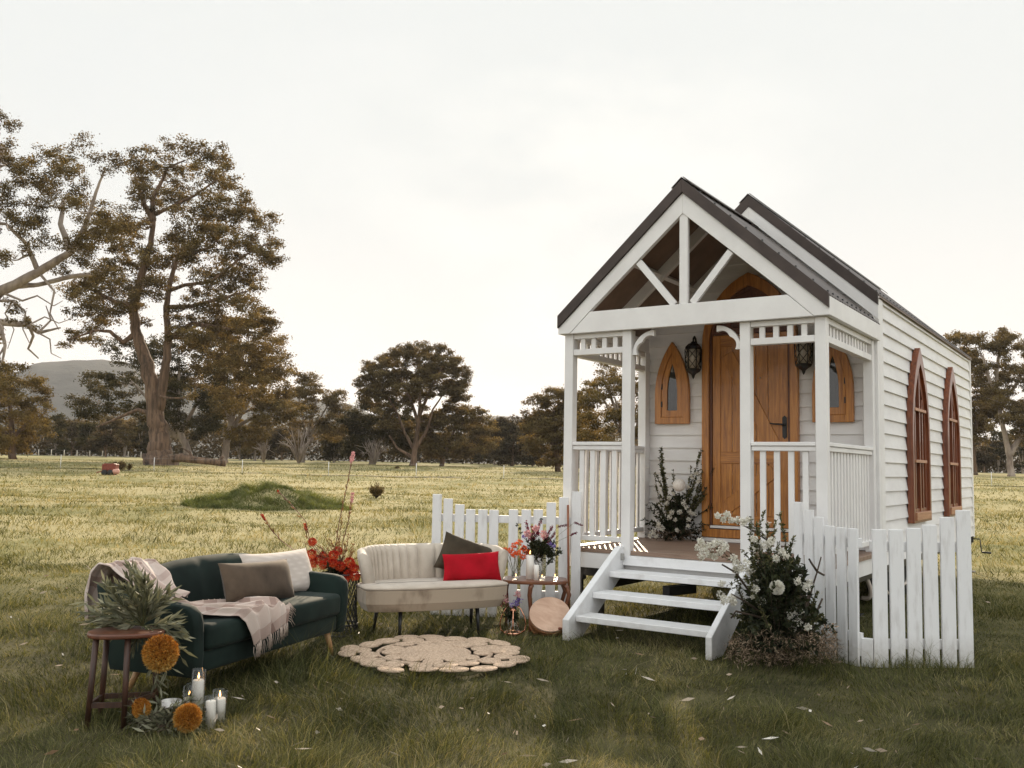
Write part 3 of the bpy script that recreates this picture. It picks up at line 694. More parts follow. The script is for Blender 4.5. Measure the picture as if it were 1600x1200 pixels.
# ================================================================== STEPS
st = thing('porch_steps', 'white open-backed timber steps leaning against the porch deck', 'steps', (1.22, -.45, 0))
def rel(mb, off):
    mb.v = [(x-off[0], y-off[1], z-off[2]) for x, y, z in mb.v]; return mb
OF = (1.22, -.45, 0)
for x0, x1 in ((.585, .645), (1.81, 1.86)):
    mb = MB(); mb.prism([(-.965, 0), (-.745, 0), (.018, .475), (.018, .70), (-.055, .70), (-.965, .168)], 'x', x0, x1)
    rel(mb, OF).build('stringer', M['stair'], st, .004)
for z, y in ((.19, -.86), (.35, -.575), (.50, -.285)):
    mb = MB(); mb.box(.646, 1.809, y, y+.245, z-.048, z); rel(mb, OF).build('tread', M['stair'], st, .004)
mb = MB(); mb.box(.646, 1.809, -.028, .012, .535, .618); rel(mb, OF).build('top_board', M['stair'], st, .003)
mb = MB(); mb.box(.60, .68, -.068, -.0565, .58, .64); rel(mb, OF).build('hinge', M['galv'], st, .003)

# ================================================================== PICKET FENCES
def fence(label, A, B, ztops, wd, rails, lean=0, us=None):
    A = Vector((*A, 0)); B = Vector((*B, 0)); e = (B-A).normalized(); L = (B-A).length; n = len(ztops)
    f = thing('picket_fence', label, 'picket fence', A, math.atan2(e.y, e.x), 'white picket fence panels')
    for i, zt in enumerate(ztops):
        u = us[i] if us else L*i/(n-1); ln = random.uniform(-.004, .004)
        mb = MB(); mb.add([(u-wd/2, -.011, -.03), (u+wd/2, -.011, -.03), (u+wd/2, .011, -.03), (u-wd/2, .011, -.03), (u-wd/2+ln+lean, -.011, zt), (u+wd/2+ln+lean, -.011, zt), (u+wd/2+ln+lean, .011, zt), (u-wd/2+ln+lean, .011, zt)],
                          [(3, 2, 1, 0), (4, 5, 6, 7), (0, 1, 5, 4), (1, 2, 6, 5), (2, 3, 7, 6), (3, 0, 4, 7)])
        mb.build('picket', M['picket'], f, .003)
    for z in rails:
        mb = MB(); mb.box(-wd/2, L+wd/2, .0125, .05, z-.035, z+.035); mb.build('rail', M['picket'], f, .003)
    return f
LA = np.array([-1.022, -.596]); LE = np.array([.183, -.053]); le = (LE-LA)/np.linalg.norm(LE-LA)
def lf(t): return tuple(LA+le*t)
fence('long white picket fence behind the ivory loveseat and flower table, left of the steps', lf(0), lf(1.32), [1.119, 1.079, 1.028, .985, .985, .985, .993, .995, 1.0, 1.067, 1.117, 1.173], .087, (.90, .22), us=[0, .109, .218, .327, .441, .548, .735, .852, .968, 1.086, 1.204, 1.32])
fence('white picket fence panel behind the large blossom bush, angled out from the porch', (2.262, -.165), (2.742, -.438), [1.155, 1.100, 1.050, .990, .985, .985], .088, (.88, .20))
fence('rightmost white picket fence panel, beside the chapel wall and rising to the right', (2.915, -.388), (3.42, .006), [.985, .985, .998, 1.023, 1.081, 1.134], .106, (.86, .16))
mb = MB(); mb.box(-.04, .04, -.02, .02, -.02, .20); q = Matrix.Translation((2.83, -.42, 0)) @ Matrix.Rotation(.1, 4, 'Z')
mb.v = [tuple(q @ Vector(p)) for p in mb.v]; mb.bar((2.775, -.43, .12), (2.90, -.385, .12), .03, .10); tag(mb.build('fence_bracket', M['picket'], None, .003), 'short white bottom board joining the two right-hand picket panels', 'board')
# brown pole between pickets
mb = MB(); P0 = on_plane(889, 962, (.183, -.11, 0), (.41, -.91, 0)); P1 = on_plane(887.5, 789, (.183, -.11, 0), (.41, -.91, 0))
P0[2] = 0; mb.tube([P0, P0*.5+P1*.5, P1], .011, 8); tag(mb.build('wooden_pole', M['brownpole']), 'thin reddish brown pole standing upright against the pickets left of the steps', 'pole')
# ================================================================== FURNITURE
class LV:                                               # collects leaves / petals
    def __init__(s): s.P = []; s.D = []; s.L = []; s.W = []; s.T = []
    def add(s, P, D, L, W, T):
        P = np.atleast_2d(np.asarray(P, float)); n = len(P)
        s.P.append(P); s.D.append(np.broadcast_to(np.asarray(D, float), (n, 3)).copy()); s.L.append(np.broadcast_to(L, n)); s.W.append(np.broadcast_to(W, n)); s.T.append(np.broadcast_to(T, n))
    def build(s, name, mat, parent, droop=0):
        P = np.vstack(s.P); off = np.zeros(3); q = parent
        while q: off = off+np.array(q.location); q = q.parent
        V, F = leafquads(P-off, np.vstack(s.D), np.concatenate(s.L), np.concatenate(s.W), droop)
        return np_mesh(name, V, F, mat, parent, tint=np.repeat(np.clip(np.concatenate(s.T), 0, 1), 4))
def loc(mb, o):
    l = o.location; mb.v = [(x-l[0], y-l[1], z-l[2]) for x, y, z in mb.v]; return mb
def curve(p0, p1, sag=0, n=8, wob=.0, side=None):
    p0 = np.array(p0, float); p1 = np.array(p1, float); L = np.linalg.norm(p1-p0); out = []
    sd = RNG.normal(size=3)*wob*L if side is None else np.array(side)
    for i in range(n+1):
        t = i/n; out.append(p0+(p1-p0)*t+np.array([0, 0, 1])*sag*L*4*t*(1-t)+sd*math.sin(PI*t))
    return out
def sprig(st, lv, p0, p1, nleaf, L, W, sag=.05, r=.004, t0=.15, t=(.0, 1.0), spread=.9, wob=.04, n=8, tw=None):
    c = curve(p0, p1, sag, n, wob); m = len(c)
    st.tube(c, [r*(1-.7*i/(m-1)) for i in range(m)], 5)
    c = np.array(c); u = t0+(1-t0)*RNG.random(nleaf); k = np.minimum((u*n).astype(int), n-1); f = (u*n-k)[:, None]
    P = c[k]*(1-f)+c[k+1]*f; T = c[k+1]-c[k]; T /= np.linalg.norm(T, axis=1, keepdims=True)
    D = T*.7+rdir(nleaf)*spread
    lv.add(P, D, L*RNG.uniform(.6, 1.2, nleaf), W*RNG.uniform(.7, 1.2, nleaf), RNG.uniform(t[0], t[1], nleaf)); return c
def puff(lv, c, r, n, L, W, t=(0, 1), radial=.0, flat=1):  # petals filling a small ball
    d = rdir(n); rr = RNG.random(n)**.4; P = np.array(c)+d*rr[:, None]*np.array([r, r, r*flat])
    D = rdir(n)*(1-radial)+d*radial; lv.add(P, D, L*RNG.uniform(.7, 1.2, n), W*RNG.uniform(.7, 1.2, n), RNG.uniform(t[0], t[1], n))
def spikes(c, r, n, L, W, mat, name, parent, axis=(0, 0, 1), el=1.2, t=(0, 1)):
    lv = LV(); d = rdir(n); ax = np.array(axis, float); ax /= np.linalg.norm(ax)
    al = (d @ ax)[:, None]; d2 = d+ax*al*(el-1); P = np.array(c)+d2*r*(.72+.2*RNG.random((n, 1)))
    D = d*.6+ax*.3+rdir(n)*.75; tt = t[0]+(t[1]-t[0])*np.clip(.55-.4*al[:, 0]+RNG.normal(0, .2, n), 0, 1)
    lv.add(P, D, L*RNG.uniform(.7, 1.15, n), W, tt); o = lv.build(name, mat, parent)
    return o
# ---------------- sofa
SA = (.03, -4.03); SE = (-.25007, .96823)
sofa = thing('sofa', 'dark green velvet three-seat sofa with pale oak legs and arched back on the grass', 'sofa', (SA[0], SA[1], 0), math.atan2(SE[1], SE[0]))
def loft(sections, closed=True, cap=True):
    mb = MB(); n = len(sections[0]); V = [p for s in sections for p in s]; F = []
    for i in range(len(sections)-1):
        for k in range(n if closed else n-1):
            k2 = (k+1) % n; F.append((i*n+k, i*n+k2, (i+1)*n+k2, (i+1)*n+k))
    if cap: F += [tuple(range(n))[::-1], tuple(range((len(sections)-1)*n, len(sections)*n))]
    mb.add(V, F, True); return mb
mb = MB(); mb.box(-.005, 1.525, .015, .60, .175, .305); mb.build('sofa_base', M['velvet_g'], sofa, .03, 3, smooth=True)
for a, b in ((-.002, .757), (.763, 1.522)):
    mb = MB(); mb.box(a, b, -.02, .56, .30, .452); mb.build('seat_cushion', M['velvet_g'], sofa, .038, 4, smooth=True)
def bz(s): return float(np.interp(s, [-.10, .0, .28, .55, .8, 1.05, 1.3, 1.5, 1.63], [.60, .64, .715, .742, .75, .748, .732, .695, .62]))
secs = []
for s in np.linspace(-.10, 1.63, 40):
    top = bz(s); seam = .014*math.exp(-((s-.76)/.018)**2); y0 = .47+seam; lean = .17
    def yy(z): return lean*(z-.2)/.55
    pr = [(y0+yy(.25), .25), (y0-.01+yy(.45), .45), (y0-.012+yy(top-.08), top-.08), (y0+.008+yy(top-.02), top-.02-seam), (y0+.045+yy(top), top-seam*.5), (y0+.09+yy(top), top-.012), (y0+.115+yy(top-.06), top-.06), (y0+.115+yy(.45), .45), (y0+.11+yy(.16), .16), (y0+.02, .18)]
    secs.append([(s, a, b) for a, b in pr])
loft(secs).build('backrest', M['velvet_g'], sofa, sub=1)
for s0, s1, sg in ((-.10, -.008, -1), (1.528, 1.62, 1)):
    prof = [(-.0, .165), (-.012, .30), (-.012, .47), (.0, .525), (.04, .562), (.10, .575), (.30, .585), (.50, .615), (.62, .66), (.70, .66), (.665, .40), (.60, .165)]
    sec = []
    for s, ins in ((s0, .02), (s0+.012, .006), (s0+.03, 0), (s1-.03, 0), (s1-.012, .006), (s1, .02)):
        cy, cz = .33, .37
        fl = sg*.0
        sec.append([(s+sg*.05*max(0, (z-.2)/.4)*.6, y+(cy-y)*ins*2.2, z+(cz-z)*ins*2.2) for y, z in prof])
    loft(sec).build('arm', M['velvet_g'], sofa, .004)
for (x, y, dx, dy) in ((.10, .10, -.04, -.03), (1.48, .08, .07, -.02), (.12, .54, -.06, .06), (1.46, .54, .05, .05)):
    mb = MB(); mb.tube([(x, y, .185), (x+dx, y+dy, -.01)], [.024, .013], 12); mb.build('leg', M['oak'], sofa)
def plane_pts(A, e, corners, deps):
    A = np.array(A); e = np.array(e)/np.linalg.norm(e); n = np.array([e[1], -e[0], 0]); out = []
    for (x, y), d in zip(corners, deps):
        P0 = np.array([A[0], A[1], 0])-n*d; out.append(on_plane(x, y, P0, n))
    return out
def pillow(name, label, cat, pts, thick, mat, group=None, pinch=.10):
    TL, TR, BR, BL = [np.array(p) for p in pts]; cen = (TL+TR+BR+BL)/4
    nrm = np.cross(TR-TL, BL-TL); nrm /= np.linalg.norm(nrm)
    if nrm @ (CAM-cen) < 0: nrm = -nrm
    n = 22; mb = MB(); V = []; F = []
    for sgn in (1, -1):
        for i in range(n+1):
            for j in range(n+1):
                u = i/n*2-1; v = j/n*2-1
                uu = u*(1-pinch*(1-v*v)*abs(u)**3*.55); vv = v*(1-pinch*(1-u*u)*abs(v)**3*.9)
                a = (uu+1)/2; b = (vv+1)/2
                p = TL*(1-a)*(1-b)+TR*a*(1-b)+BR*a*b+BL*(1-a)*b
                h = thick/2*max(0, (1-u**4)*(1-v**4))**.55*(1+.06*math.sin(u*5+v*3+thick*90))
                V.append(p+nrm*h*sgn-cen)
    for s in (0, 1):
        o = s*(n+1)**2
        for i in range(n):
            for j in range(n):
                q = (o+i*(n+1)+j, o+(i+1)*(n+1)+j, o+(i+1)*(n+1)+j+1, o+i*(n+1)+j+1); F.append(q if s == 0 else q[::-1])
    mb.add(V, F, True); o = mb.build(name, mat); o.location = cen
    return tag(o, label, cat, group)
pillow('cushion', 'square pale woven linen cushion behind the brown one on the green sofa', 'cushion', plane_pts(SA, SE, [(373, 866), (478, 856), (497, 923), (395, 934)], [.40, .40, .30, .30]), .11, M['linen'], 'cushions on the sofas')
pillow('cushion', 'oblong brown velvet cushion in front of the linen one on the green sofa', 'cushion', plane_pts(SA, SE, [(340, 880), (448, 873), (462, 935), (353, 943)], [.30, .30, .20, .20]), .12, M['vbrown'], 'cushions on the sofas')
# ---------------- plaid throw
def cloth(name, rows, parent=None, seed=1, nv=40, sub=6, amp=.012, wrap=None, ends=True, hangcut=None):
    rows = [(np.array(c, float), h) for c, h in rows]; R2 = []
    for i in range(len(rows)-1):
        for k in range(sub):
            t = k/sub; R2.append((rows[i][0]*(1-t)+rows[i+1][0]*t, rows[i][1]*(1-t)+rows[i+1][1]*t))
    R2.append(rows[-1]); V = []; UV = []; al = 0
    for i, (c, h) in enumerate(R2):
        if i: al += np.linalg.norm(c-R2[i-1][0])
        for j in range(nv+1):
            v = j/nv*2-1; p = c.copy(); p[0] += v*h
            q = math.sin(v*9+seed+al*2)*amp+math.sin(v*21+al*9+seed*3)*amp*.45+(float(vnoise(v*3+seed, al*6, seed))-.5)*amp*1.6
            p[2] += abs(q)*1.0+.006; p[1] += q*.9
            if wrap: p = wrap(p, v, i/len(R2))
            V.append(p); UV.append((v*h*1.25+5, al+5))
    n = nv+1; F = [(i*n+j, i*n+j+1, (i+1)*n+j+1, (i+1)*n+j) for i in range(len(R2)-1) for j in range(nv)]
    mb = MB(); mb.add(V, F, True); o = mb.build(name, M['plaid'], parent)
    uv = o.data.uv_layers.new(name='UVMap'); 
    for l in o.data.loops: uv.data[l.index].uv = UV[l.vertex_index]
    s = o.modifiers.new('solid', 'SOLIDIFY'); s.thickness = .006; s.offset = 1
    s2 = o.modifiers.new('sub', 'SUBSURF'); s2.levels = 1; s2.render_levels = 1
    return o, V, n
throw = thing('throw_blanket', 'pink and cream plaid wool throw with a fringe draped over the green sofa', 'blanket', (SA[0], SA[1], 0), math.atan2(SE[1], SE[0]))
def wrapA(p, v, t):
    if p[0] < -.135:
        d = -.135-p[0]; p[0] = -.135-.25*d-.015; p[2] -= d*.9
    return p
cloth('draped_end', [((.10, .84, .40), .16), ((.11, .83, .55), .18), ((.12, .79, .69), .19), ((.13, .735, .745), .19), ((.13, .66, .745), .19), ((.11, .56, .69), .18), ((.06, .44, .632), .14), ((.0, .30, .600), .10), ((-.04, .17, .588), .08)], throw, 2, amp=.022, wrap=wrapA)
def wrapB(p, v, t):
    if p[1] < -.03: p[2] += (v+1)*.05*min(1, (-.03-p[1])/.03)
    return p
o, V, n = cloth('seat_end', [((.12, .47, .53), .12), ((.18, .36, .482), .17), ((.30, .22, .472), .22), ((.44, .08, .468), .25), ((.52, -.015, .462), .245), ((.54, -.050, .42), .235), ((.545, -.062, .34), .22), ((.55, -.066, .25), .20)], throw, 5, amp=.030, wrap=wrapB)
mb = MB(); last = V[-n:]
for k in range(0, n-1):
    for q in (0, .5):
        p = last[k]*(1-q)+last[k+1]*q
        mb.tube([p, p+np.array([RNG.normal(0, .006), -.004, -.03]), p+np.array([RNG.normal(0, .012), -.002, -.07-RNG.random()*.02])], [.0022, .002, .0012], 4)
side_ = V[n-1::n][8:]
for k in range(len(side_)-1):
    p = side_[k]; mb.tube([p, p+np.array([.02, -.004, -.012]), p+np.array([.045+RNG.random()*.02, RNG.normal(0, .01), -.05])], [.0022, .002, .0012], 4)
mb.build('fringe', M['fringe'], throw)

# ---------------- loveseat
LA_ = (-.475, -2.078); LE_ = (.5249, .85116)
love = thing('loveseat', 'ivory velvet loveseat with a channelled back and thin black legs', 'loveseat', (LA_[0], LA_[1], 0), math.atan2(LE_[1], LE_[0]))
def lplan(ins, n=26):                                     # plan outline of the seat block
    pts = []
    for i in range(n+1):
        t = i/n; x = -.03+ins+(1.20-2*ins)*t; y = .0+ins-.035*math.sin(PI*t)+.05*(abs(2*t-1)**6)
        pts.append((x, y))
    for i in range(n+1):
        t = i/n; x = 1.17-ins-(1.20-2*ins)*t; y = .47-ins+.05*math.sin(PI*t)-.16*(abs(2*t-1)**5)
        pts.append((x, y))
    return pts
mb = MB(); P0 = lplan(.03); P1 = lplan(.0); k = len(P0)
V = [(x, y, .235) for x, y in P0]+[(x, y, .30) for x, y in P1]+[(x, y, .405) for x, y in lplan(-.006)]
F = [tuple(range(k))[::-1], tuple(range(2*k, 3*k))]+[(r*k+i, r*k+(i+1) % k, (r+1)*k+(i+1) % k, (r+1)*k+i) for r in (0, 1) for i in range(k)]
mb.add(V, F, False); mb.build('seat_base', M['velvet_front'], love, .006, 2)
mb = MB(); V = []
for ins, z in ((-.004, .4065), (-.012, .418), (.0, .432), (.05, .440), (.14, .445)): V += [(x, y, z) for x, y in lplan(ins)]
mb.add(V, [tuple(range(4*k, 5*k)), tuple(range(k))[::-1]]+[(r*k+i, r*k+(i+1) % k, (r+1)*k+(i+1) % k, (r+1)*k+i) for r in range(4) for i in range(k)], True); mb.build('seat_cushion', M['velvet_w'], love)
secs = []; n = 400
for i in range(n+1):
    t = i/n; a = (t*2-1)                                # tub back from left wing to right wing
    x = .605+.575*math.copysign(abs(math.sin(a*PI/2*.98))**.72, a); y = .13+.34*max(0, math.cos(a*PI/2*.98))**.42
    cx_, cy_ = .605-x, .10-y; L_ = math.hypot(cx_, cy_); nx, ny = cx_/L_, cy_/L_
    if abs(a) < .8: nx, ny = nx*.5, ny
    ch_ = 0
    if abs(a) < .70: ch_ = .042*abs(math.sin((a+.70)/1.40*PI*17))**.5-.02
    top = .725-.045*abs(a)**5
    def q(off, z): 
        ln = (.16+.05*abs(a)**4)*(z-.42)                                 # lean outwards with height
        return (x+nx*(off-ln), y+ny*(off-ln), z)
    secs.append([q(.0, .24), q(.045+ch_*.3, .40), q(.06+ch_, .46), q(.058+ch_, .56), q(.052+ch_, top-.05), q(.030+ch_*.6, top-.012), q(.0, top), q(-.028, top-.015), q(-.036, top-.06), q(-.03, .45), q(-.01, .24)])
loft(secs).build('backrest', M['velvet_w'], love)
for (x, y, dx, dy) in ((.27, .10, -.012, -.02), (.92, .08, .012, -.02), (.17, .40, -.02, .05), (1.0, .40, .02, .05)):
    mb = MB(); mb.tube([(x, y, .245), (x+dx, y+dy, -.01)], [.018, .009], 10); mb.build('leg', M['black'], love)
pillow('cushion', 'olive velvet cushion tilted on its corner behind the red one on the ivory loveseat', 'cushion', plane_pts(LA_, LE_, [(697, 830), (786, 862), (765, 912), (677, 886)], [.42, .40, .27, .30]), .13, M['volive'], 'cushions on the sofas')
pillow('cushion', 'bright red velvet oblong cushion on the ivory loveseat', 'cushion', plane_pts(LA_, LE_, [(691, 866), (780, 861), (784, 907), (692, 909)], [.27, .27, .17, .17]), .11, M['vred'], 'cushions on the sofas')

# ---------------- jute rug
rug = thing('jute_rug', 'round natural jute rug of coiled scallops lying on the grass', 'rug', (RUG[0], RUG[1], .03)); rug.scale = (.93, .93, 1)
mb = MB()
def coil(mb, x, y, rx, ry, ang, turns, z=0):
    prof = []; k = turns*2
    for i in range(k+1): prof.append((1-i/k, .008+(.0035 if i % 2 else 0)))
    n_ = 22; V = []; F = []; ca, sa = math.cos(ang), math.sin(ang)
    pr = [(1.0, 0)]+prof
    for r, zz in pr:
        for q in range(n_):
            a = 2*PI*q/n_; px_ = rx*r*math.cos(a); py_ = ry*r*math.sin(a)
            X = x+px_*ca-py_*sa; Y = y+px_*sa+py_*ca
            V.append((X, Y, z+zz+.012*float(vnoise(X*4+3, Y*4, 3))))
    m_ = len(pr)
    for i in range(m_-1):
        for q in range(n_): F.append((i*n_+q, i*n_+(q+1) % n_, (i+1)*n_+(q+1) % n_, (i+1)*n_+q))
    mb.add(V, F, False)
coil(mb, 0, 0, .27, .27, 0, 14); mb.build('centre_coil', M['jute'], rug)
for R_, n_, rt, rr, zz in ((.350, 13, .080, .077, .002), (.528, 17, .093, .073, .001), (.657, 19, .106, .074, .002)):
    mb = MB()
    for i in range(n_):
        a = 2*PI*i/n_+R_*7; j = 1+RNG.normal(0, .05)
        coil(mb, R_*j*math.cos(a), R_*j*math.sin(a), rr*RNG.uniform(.92, 1.1), rt*RNG.uniform(.95, 1.1), a, 5, zz+.004*(i % 2))
    mb.build('scallop_ring', M['jute'], rug)
def ring_mesh(r0, r1, z):
    mb = MB(); mb.lathe([(r0, 0), (r0, z), ((r0+r1)/2, z+.008), (r1, z), (r1, 0)], (0, 0, 0), 60); return mb
ring_mesh(.425, .455, .014).build('braid', M['jute'], rug); ring_mesh(.255, .285, .014).build('braid', M['jute'], rug)

# ---------------- side table with flowers and candles
TX, TY = .16, -.60
TP = at(836, 905, 8.28); TX, TY = TP[0], TP[1]; TZ = .425
tbl = thing('side_table', 'small rounded walnut side table with curved legs beside the ivory loveseat', 'side table', (TX, TY, 0), math.atan2(RH[1], RH[0]))
mb = MB(); pts = []
for i in range(40):
    a = 2*PI*i/40; pts.append((.285*math.copysign(abs(math.cos(a))**.62, math.cos(a)), .20*math.copysign(abs(math.sin(a))**.62, math.sin(a))))
mb.prism(pts, 'z', TZ-.03, TZ); mb.build('table_top', M['walnut'], tbl, .008, 2)
for x, y in ((-.04, -.17), (.262, -.10), (-.24, .12), (.24, .14)):
    mb = MB(); s = .03 if x > 0 else -.01
    mb.tube([(x-s, y, TZ-.03), (x+s*.3, y, TZ-.06), (x+s, y, TZ-.12), (x, y, .2), (x-.0, y-.01, -.01)], [.022, .021, .019, .017, .013], 8); mb.build('leg', M['walnut'], tbl)
def tp(px, py, dd=0):                                   # a point standing on the table top, dd = depth offset
    r = ray(px, py); d = 8.28+dd; return at(px, py, d)
def stand(px, dd, z): p = at(px, 900, 8.28+dd); return np.array([p[0], p[1], z])
def jar(name, label, cat, p, prof, group=None, n=20, mat='glass'):
    mb = MB(); mb.lathe(prof, (0, 0, 0), n); o = mb.build(name, M[mat]); o.location = p; return tag(o, label, cat, group)
def tube_prof(r, h, w=.0025): return [(0, .0), (r*.96, 0), (r, .004), (r, h), (r-w, h), (r-w, .008), (0, .008)]
def candle(label, p, r, h, glass=None, lit=True, group='pillar candles', tilt=0):
    mb = MB(); mb.lathe([(0, 0), (r, 0), (r, h-.004), (r-.004, h), (r*.5, h-.004), (0, h-.005)], (0, 0, 0), 20)
    mb2 = MB(); mb2.tube([(0, 0, h-.006), (0, 0, h+.008)], .0012, 5)
    o = thing('candle', label, 'candle', p, 0, group)
    mb.build('wax_pillar', M['wax'], o); mb2.build('wick', M['black'], o)
    if lit:
        mb = MB(); mb.lathe([(0, 0), (.004, .006), (.0055, .012), (.004, .022), (.0015, .032), (0, .036)], (0, 0, h+.004), 10); mb.build('flame', M['flame'], o)
    if glass:
        mb = MB(); mb.lathe(tube_prof(r+.008, glass), (0, 0, -.002), 24); mb.build('glass_sleeve', M['glass'], o)
    o.rotation_euler = (0, tilt, 0); return o
candle('tall white pillar candle burning between the poppies and the burgundy bouquet on the side table', stand(828, -.03, TZ), .034, .205)
candle('shorter white pillar candle on the side table, right in front of the tall one', stand(838, -.12, TZ), .022, .13, None, False)
for i, (px, dd, lab) in enumerate(((806, -.10, 'clear glass tealight holder at the foot of the poppy vase'), (847, -.13, 'clear glass tealight holder right of the short candle on the side table'), (867, -.06, 'clear glass tealight holder at the right end of the side table'))):
    o = jar('tealight_holder', lab, 'tealight', stand(px, dd, TZ), tube_prof(.020, .042), 'tealights on the side table')
    mb = MB(); mb.lathe([(0, .009), (.016, .009), (.016, .026), (0, .026)], (0, 0, 0), 14); mb.build('wax_pillar', M['wax'], o)
    mb = MB(); mb.lathe([(0, 0), (.003, .005), (.004, .009), (0, .024)], (0, 0, .028), 8); mb.build('flame', M['flame'], o)
pv = stand(806, .04, TZ)
jar('glass_vase', 'slim-necked clear glass vase of orange poppies on the side table', 'vase', pv, [(0, 0), (.042, 0), (.046, .012), (.040, .05), (.022, .09), (.017, .14), (.023, .19), (.020, .19), (.014, .14), (.019, .092), (.036, .05), (.041, .014), (0, .008)])
def bouquet(name, label, base, neck):
    return thing(name, label, 'flowers', tuple(base))
bq = bouquet('flower_bouquet', 'small bunch of orange poppies in the slim glass vase', pv, 0)
st = MB(); petals = LV(); lv = LV()
heads = [(797, 860, .0), (803, 852, .03), (812, 848, -.02), (809, 863, -.05), (818, 857, .0), (817, 870, -.04), (790, 858, .0), (824, 862, .02), (803, 866, -.06), (785, 858, 0)]
for i, (x, y, dd) in enumerate(heads):
    p = at(x, y, 8.30+dd); c_ = curve(pv+np.array([RNG.normal(0, .02), RNG.normal(0, .02), .012]), p, .05, 8, .03); st.tube(c_, .0022, 5)
    R = .026 if i not in (6, 9) else .014
    puff(petals, p, R*.85, 46, R*.8, R*.75, (0, 1), .55, .8)
loc(st, bq).build('stems', M['stem'], bq); petals.build('petals', M['poppy'], bq)
pv2 = stand(843, .08, TZ)
jar('glass_vase', 'tall straight clear glass vase holding the burgundy bouquet', 'vase', pv2, tube_prof(.042, .20, .003), None)
bq = bouquet('flower_bouquet', 'full burgundy, pink and dark green bouquet with reaching grass heads on the side table', pv2, 0)
st = MB(); lv = LV(); bu = LV(); pk = LV(); vi = LV(); dk = LV()
neck = pv2+np.array([0, 0, .20])
for i in range(80):
    a = RNG.uniform(0, 2*PI); e = RNG.uniform(-.1, 1.2); L = RNG.uniform(.08, .20)
    p = neck+np.array([math.cos(a)*math.cos(e)*L*1.1, math.sin(a)*math.cos(e)*L*.8, math.sin(e)*L*.8+.02])
    sprig(st, lv, pv2+np.array([RNG.normal(0, .02), RNG.normal(0, .02), .02]) if i < 12 else neck-np.array([0, 0, .03]), p, 22, .034, .014, .02, .0018, .45, (0, .8), .9)
for (x0, y0, x1, y1, nn, r) in ((828, 843, 822, 815, 26, .014), (838, 838, 845, 813, 22, .012), (852, 842, 863, 822, 26, .013), (855, 850, 868, 832, 18, .012), (835, 840, 832, 822, 22, .016), (842, 835, 838, 828, 20, .016)):
    a = at(x0, y0, 8.3); b_ = at(x1, y1, 8.3+RNG.normal(0, .04)); st.tube([neck, a, b_], .002, 5)
    for k in range(nn): puff(bu, a+(b_-a)*(k/nn), r, 6, .014, .011, (0, 1))
for (x, y, r) in ((824, 834, .032), (850, 835, .032), (838, 826, .024)): pk = LV(); puff(pk, at(x, y, 8.22), r, 80, .020, .018, (0, 1), .3); pk.build('pink_rose', M['pinkfl'], bq)
for (x, y, r) in ((860, 850, .02), (866, 853, .014), (818, 838, .012)): puff(vi, at(x, y, 8.24), r, 40, .013, .011)
for (x, y, r) in ((814, 832, .016), (808, 820, .012), (812, 826, .010), (846, 812, .012)): puff(dk, at(x, y, 8.24), r, 30, .014, .01, (0, .4))
for (x, y, x2, y2) in ((872, 823, 887, 820), (898, 816, 909, 821), (892, 836, 901, 832)):
    a = at(x, y, 8.2); b_ = at(x2, y2, 8.18); st.tube([neck, (neck+a)/2+np.array([0, 0, .02]), a, b_], .0013, 5)
    for k in range(24): puff(bu, a+(b_-a)*(k/23), .007, 5, .012, .006, (.0, .7))
loc(st, bq).build('stems', M['stem'], bq); lv.build('leaves', M['leafdark'], bq); bu.build('burgundy_blooms', M['burgundy'], bq); vi.build('violet_blooms', M['violet'], bq); dk.build('dark_blooms', M['leafdark'], bq)

# copper terrarium stand with small posy
cp = on_axis(801, 992, 2, .0); cp[2] = .0
cs = thing('copper_vase_stand', 'shiny copper hoop stand with a small glass jar on the grass before the side table', 'vase stand', tuple(cp))
mb = MB()
for k in range(2):
    a = k*PI/2+.6
    for sg in (1, -1):
        pts = [(sg*math.cos(a)*r, sg*math.sin(a)*r, z) for r, z in ((.012, .20), (.03, .235), (.062, .215), (.095, .15), (.108, .09), (.10, .04), (.07, .02))]
        mb.tube(pts, .0055, 8)
mb.lathe([(.062, .012), (.076, .012), (.076, .026), (.062, .026), (.062, .012)], (0, 0, 0), 28); mb.lathe([(0, .006), (.07, .006), (.07, .012), (0, .012)], (0, 0, 0), 24)
mb.lathe([(.018, .18), (.03, .19), (.026, .215), (.010, .225), (0, .22)], (0, 0, 0), 14)
mb.build('copper_hoops', M['copper'], cs)
mb = MB(); mb.lathe([(0, .014), (.045, .014), (.055, .04), (.052, .10), (.03, .15), (.026, .17), (.022, .17), (.026, .15), (.047, .10), (.05, .04), (0, .02)], (0, 0, 0), 20); mb.build('glass_jar', M['glass'], cs)
bq = bouquet('flower_bouquet', 'small posy of plum, pale pink and violet flowers in the copper stand', cp, 0); st = MB(); lv = LV(); bu = LV(); pk = LV(); vi = LV()
D0 = float((cp-CAM) @ FH); base = cp+np.array([0, 0, .16])
for (x, y, L_, n_, r, tgt) in ((782, 932, bu, 34, .022, 0), (788, 930, bu, 34, .02, 0), (776, 938, bu, 24, .02, 0), (784, 942, bu, 24, .02, 0), (790, 938, None, 46, .022, 0), (809, 929, None, 60, .024, 0), (806, 942, vi, 46, .024, 0), (812, 938, vi, 40, .022, 0), (800, 945, vi, 20, .02, 0)):
    p = at(x, y, D0-.02); st.tube(curve(base, p, .05, 5), .0018, 5); L2 = L_ or LV(); puff(L2, p, r, n_, .017, .014, (0, 1), .3)
    if L_ is None: L2.build('pink_bloom', M['pinkfl'], bq)
for i in range(26):
    p = base+np.array([RNG.normal(0, .05), RNG.normal(0, .04), RNG.uniform(-.02, .08)]); sprig(st, lv, base-np.array([0, 0, .06]), p, 14, .035, .016, .02, .0015, .4, (0, .7))
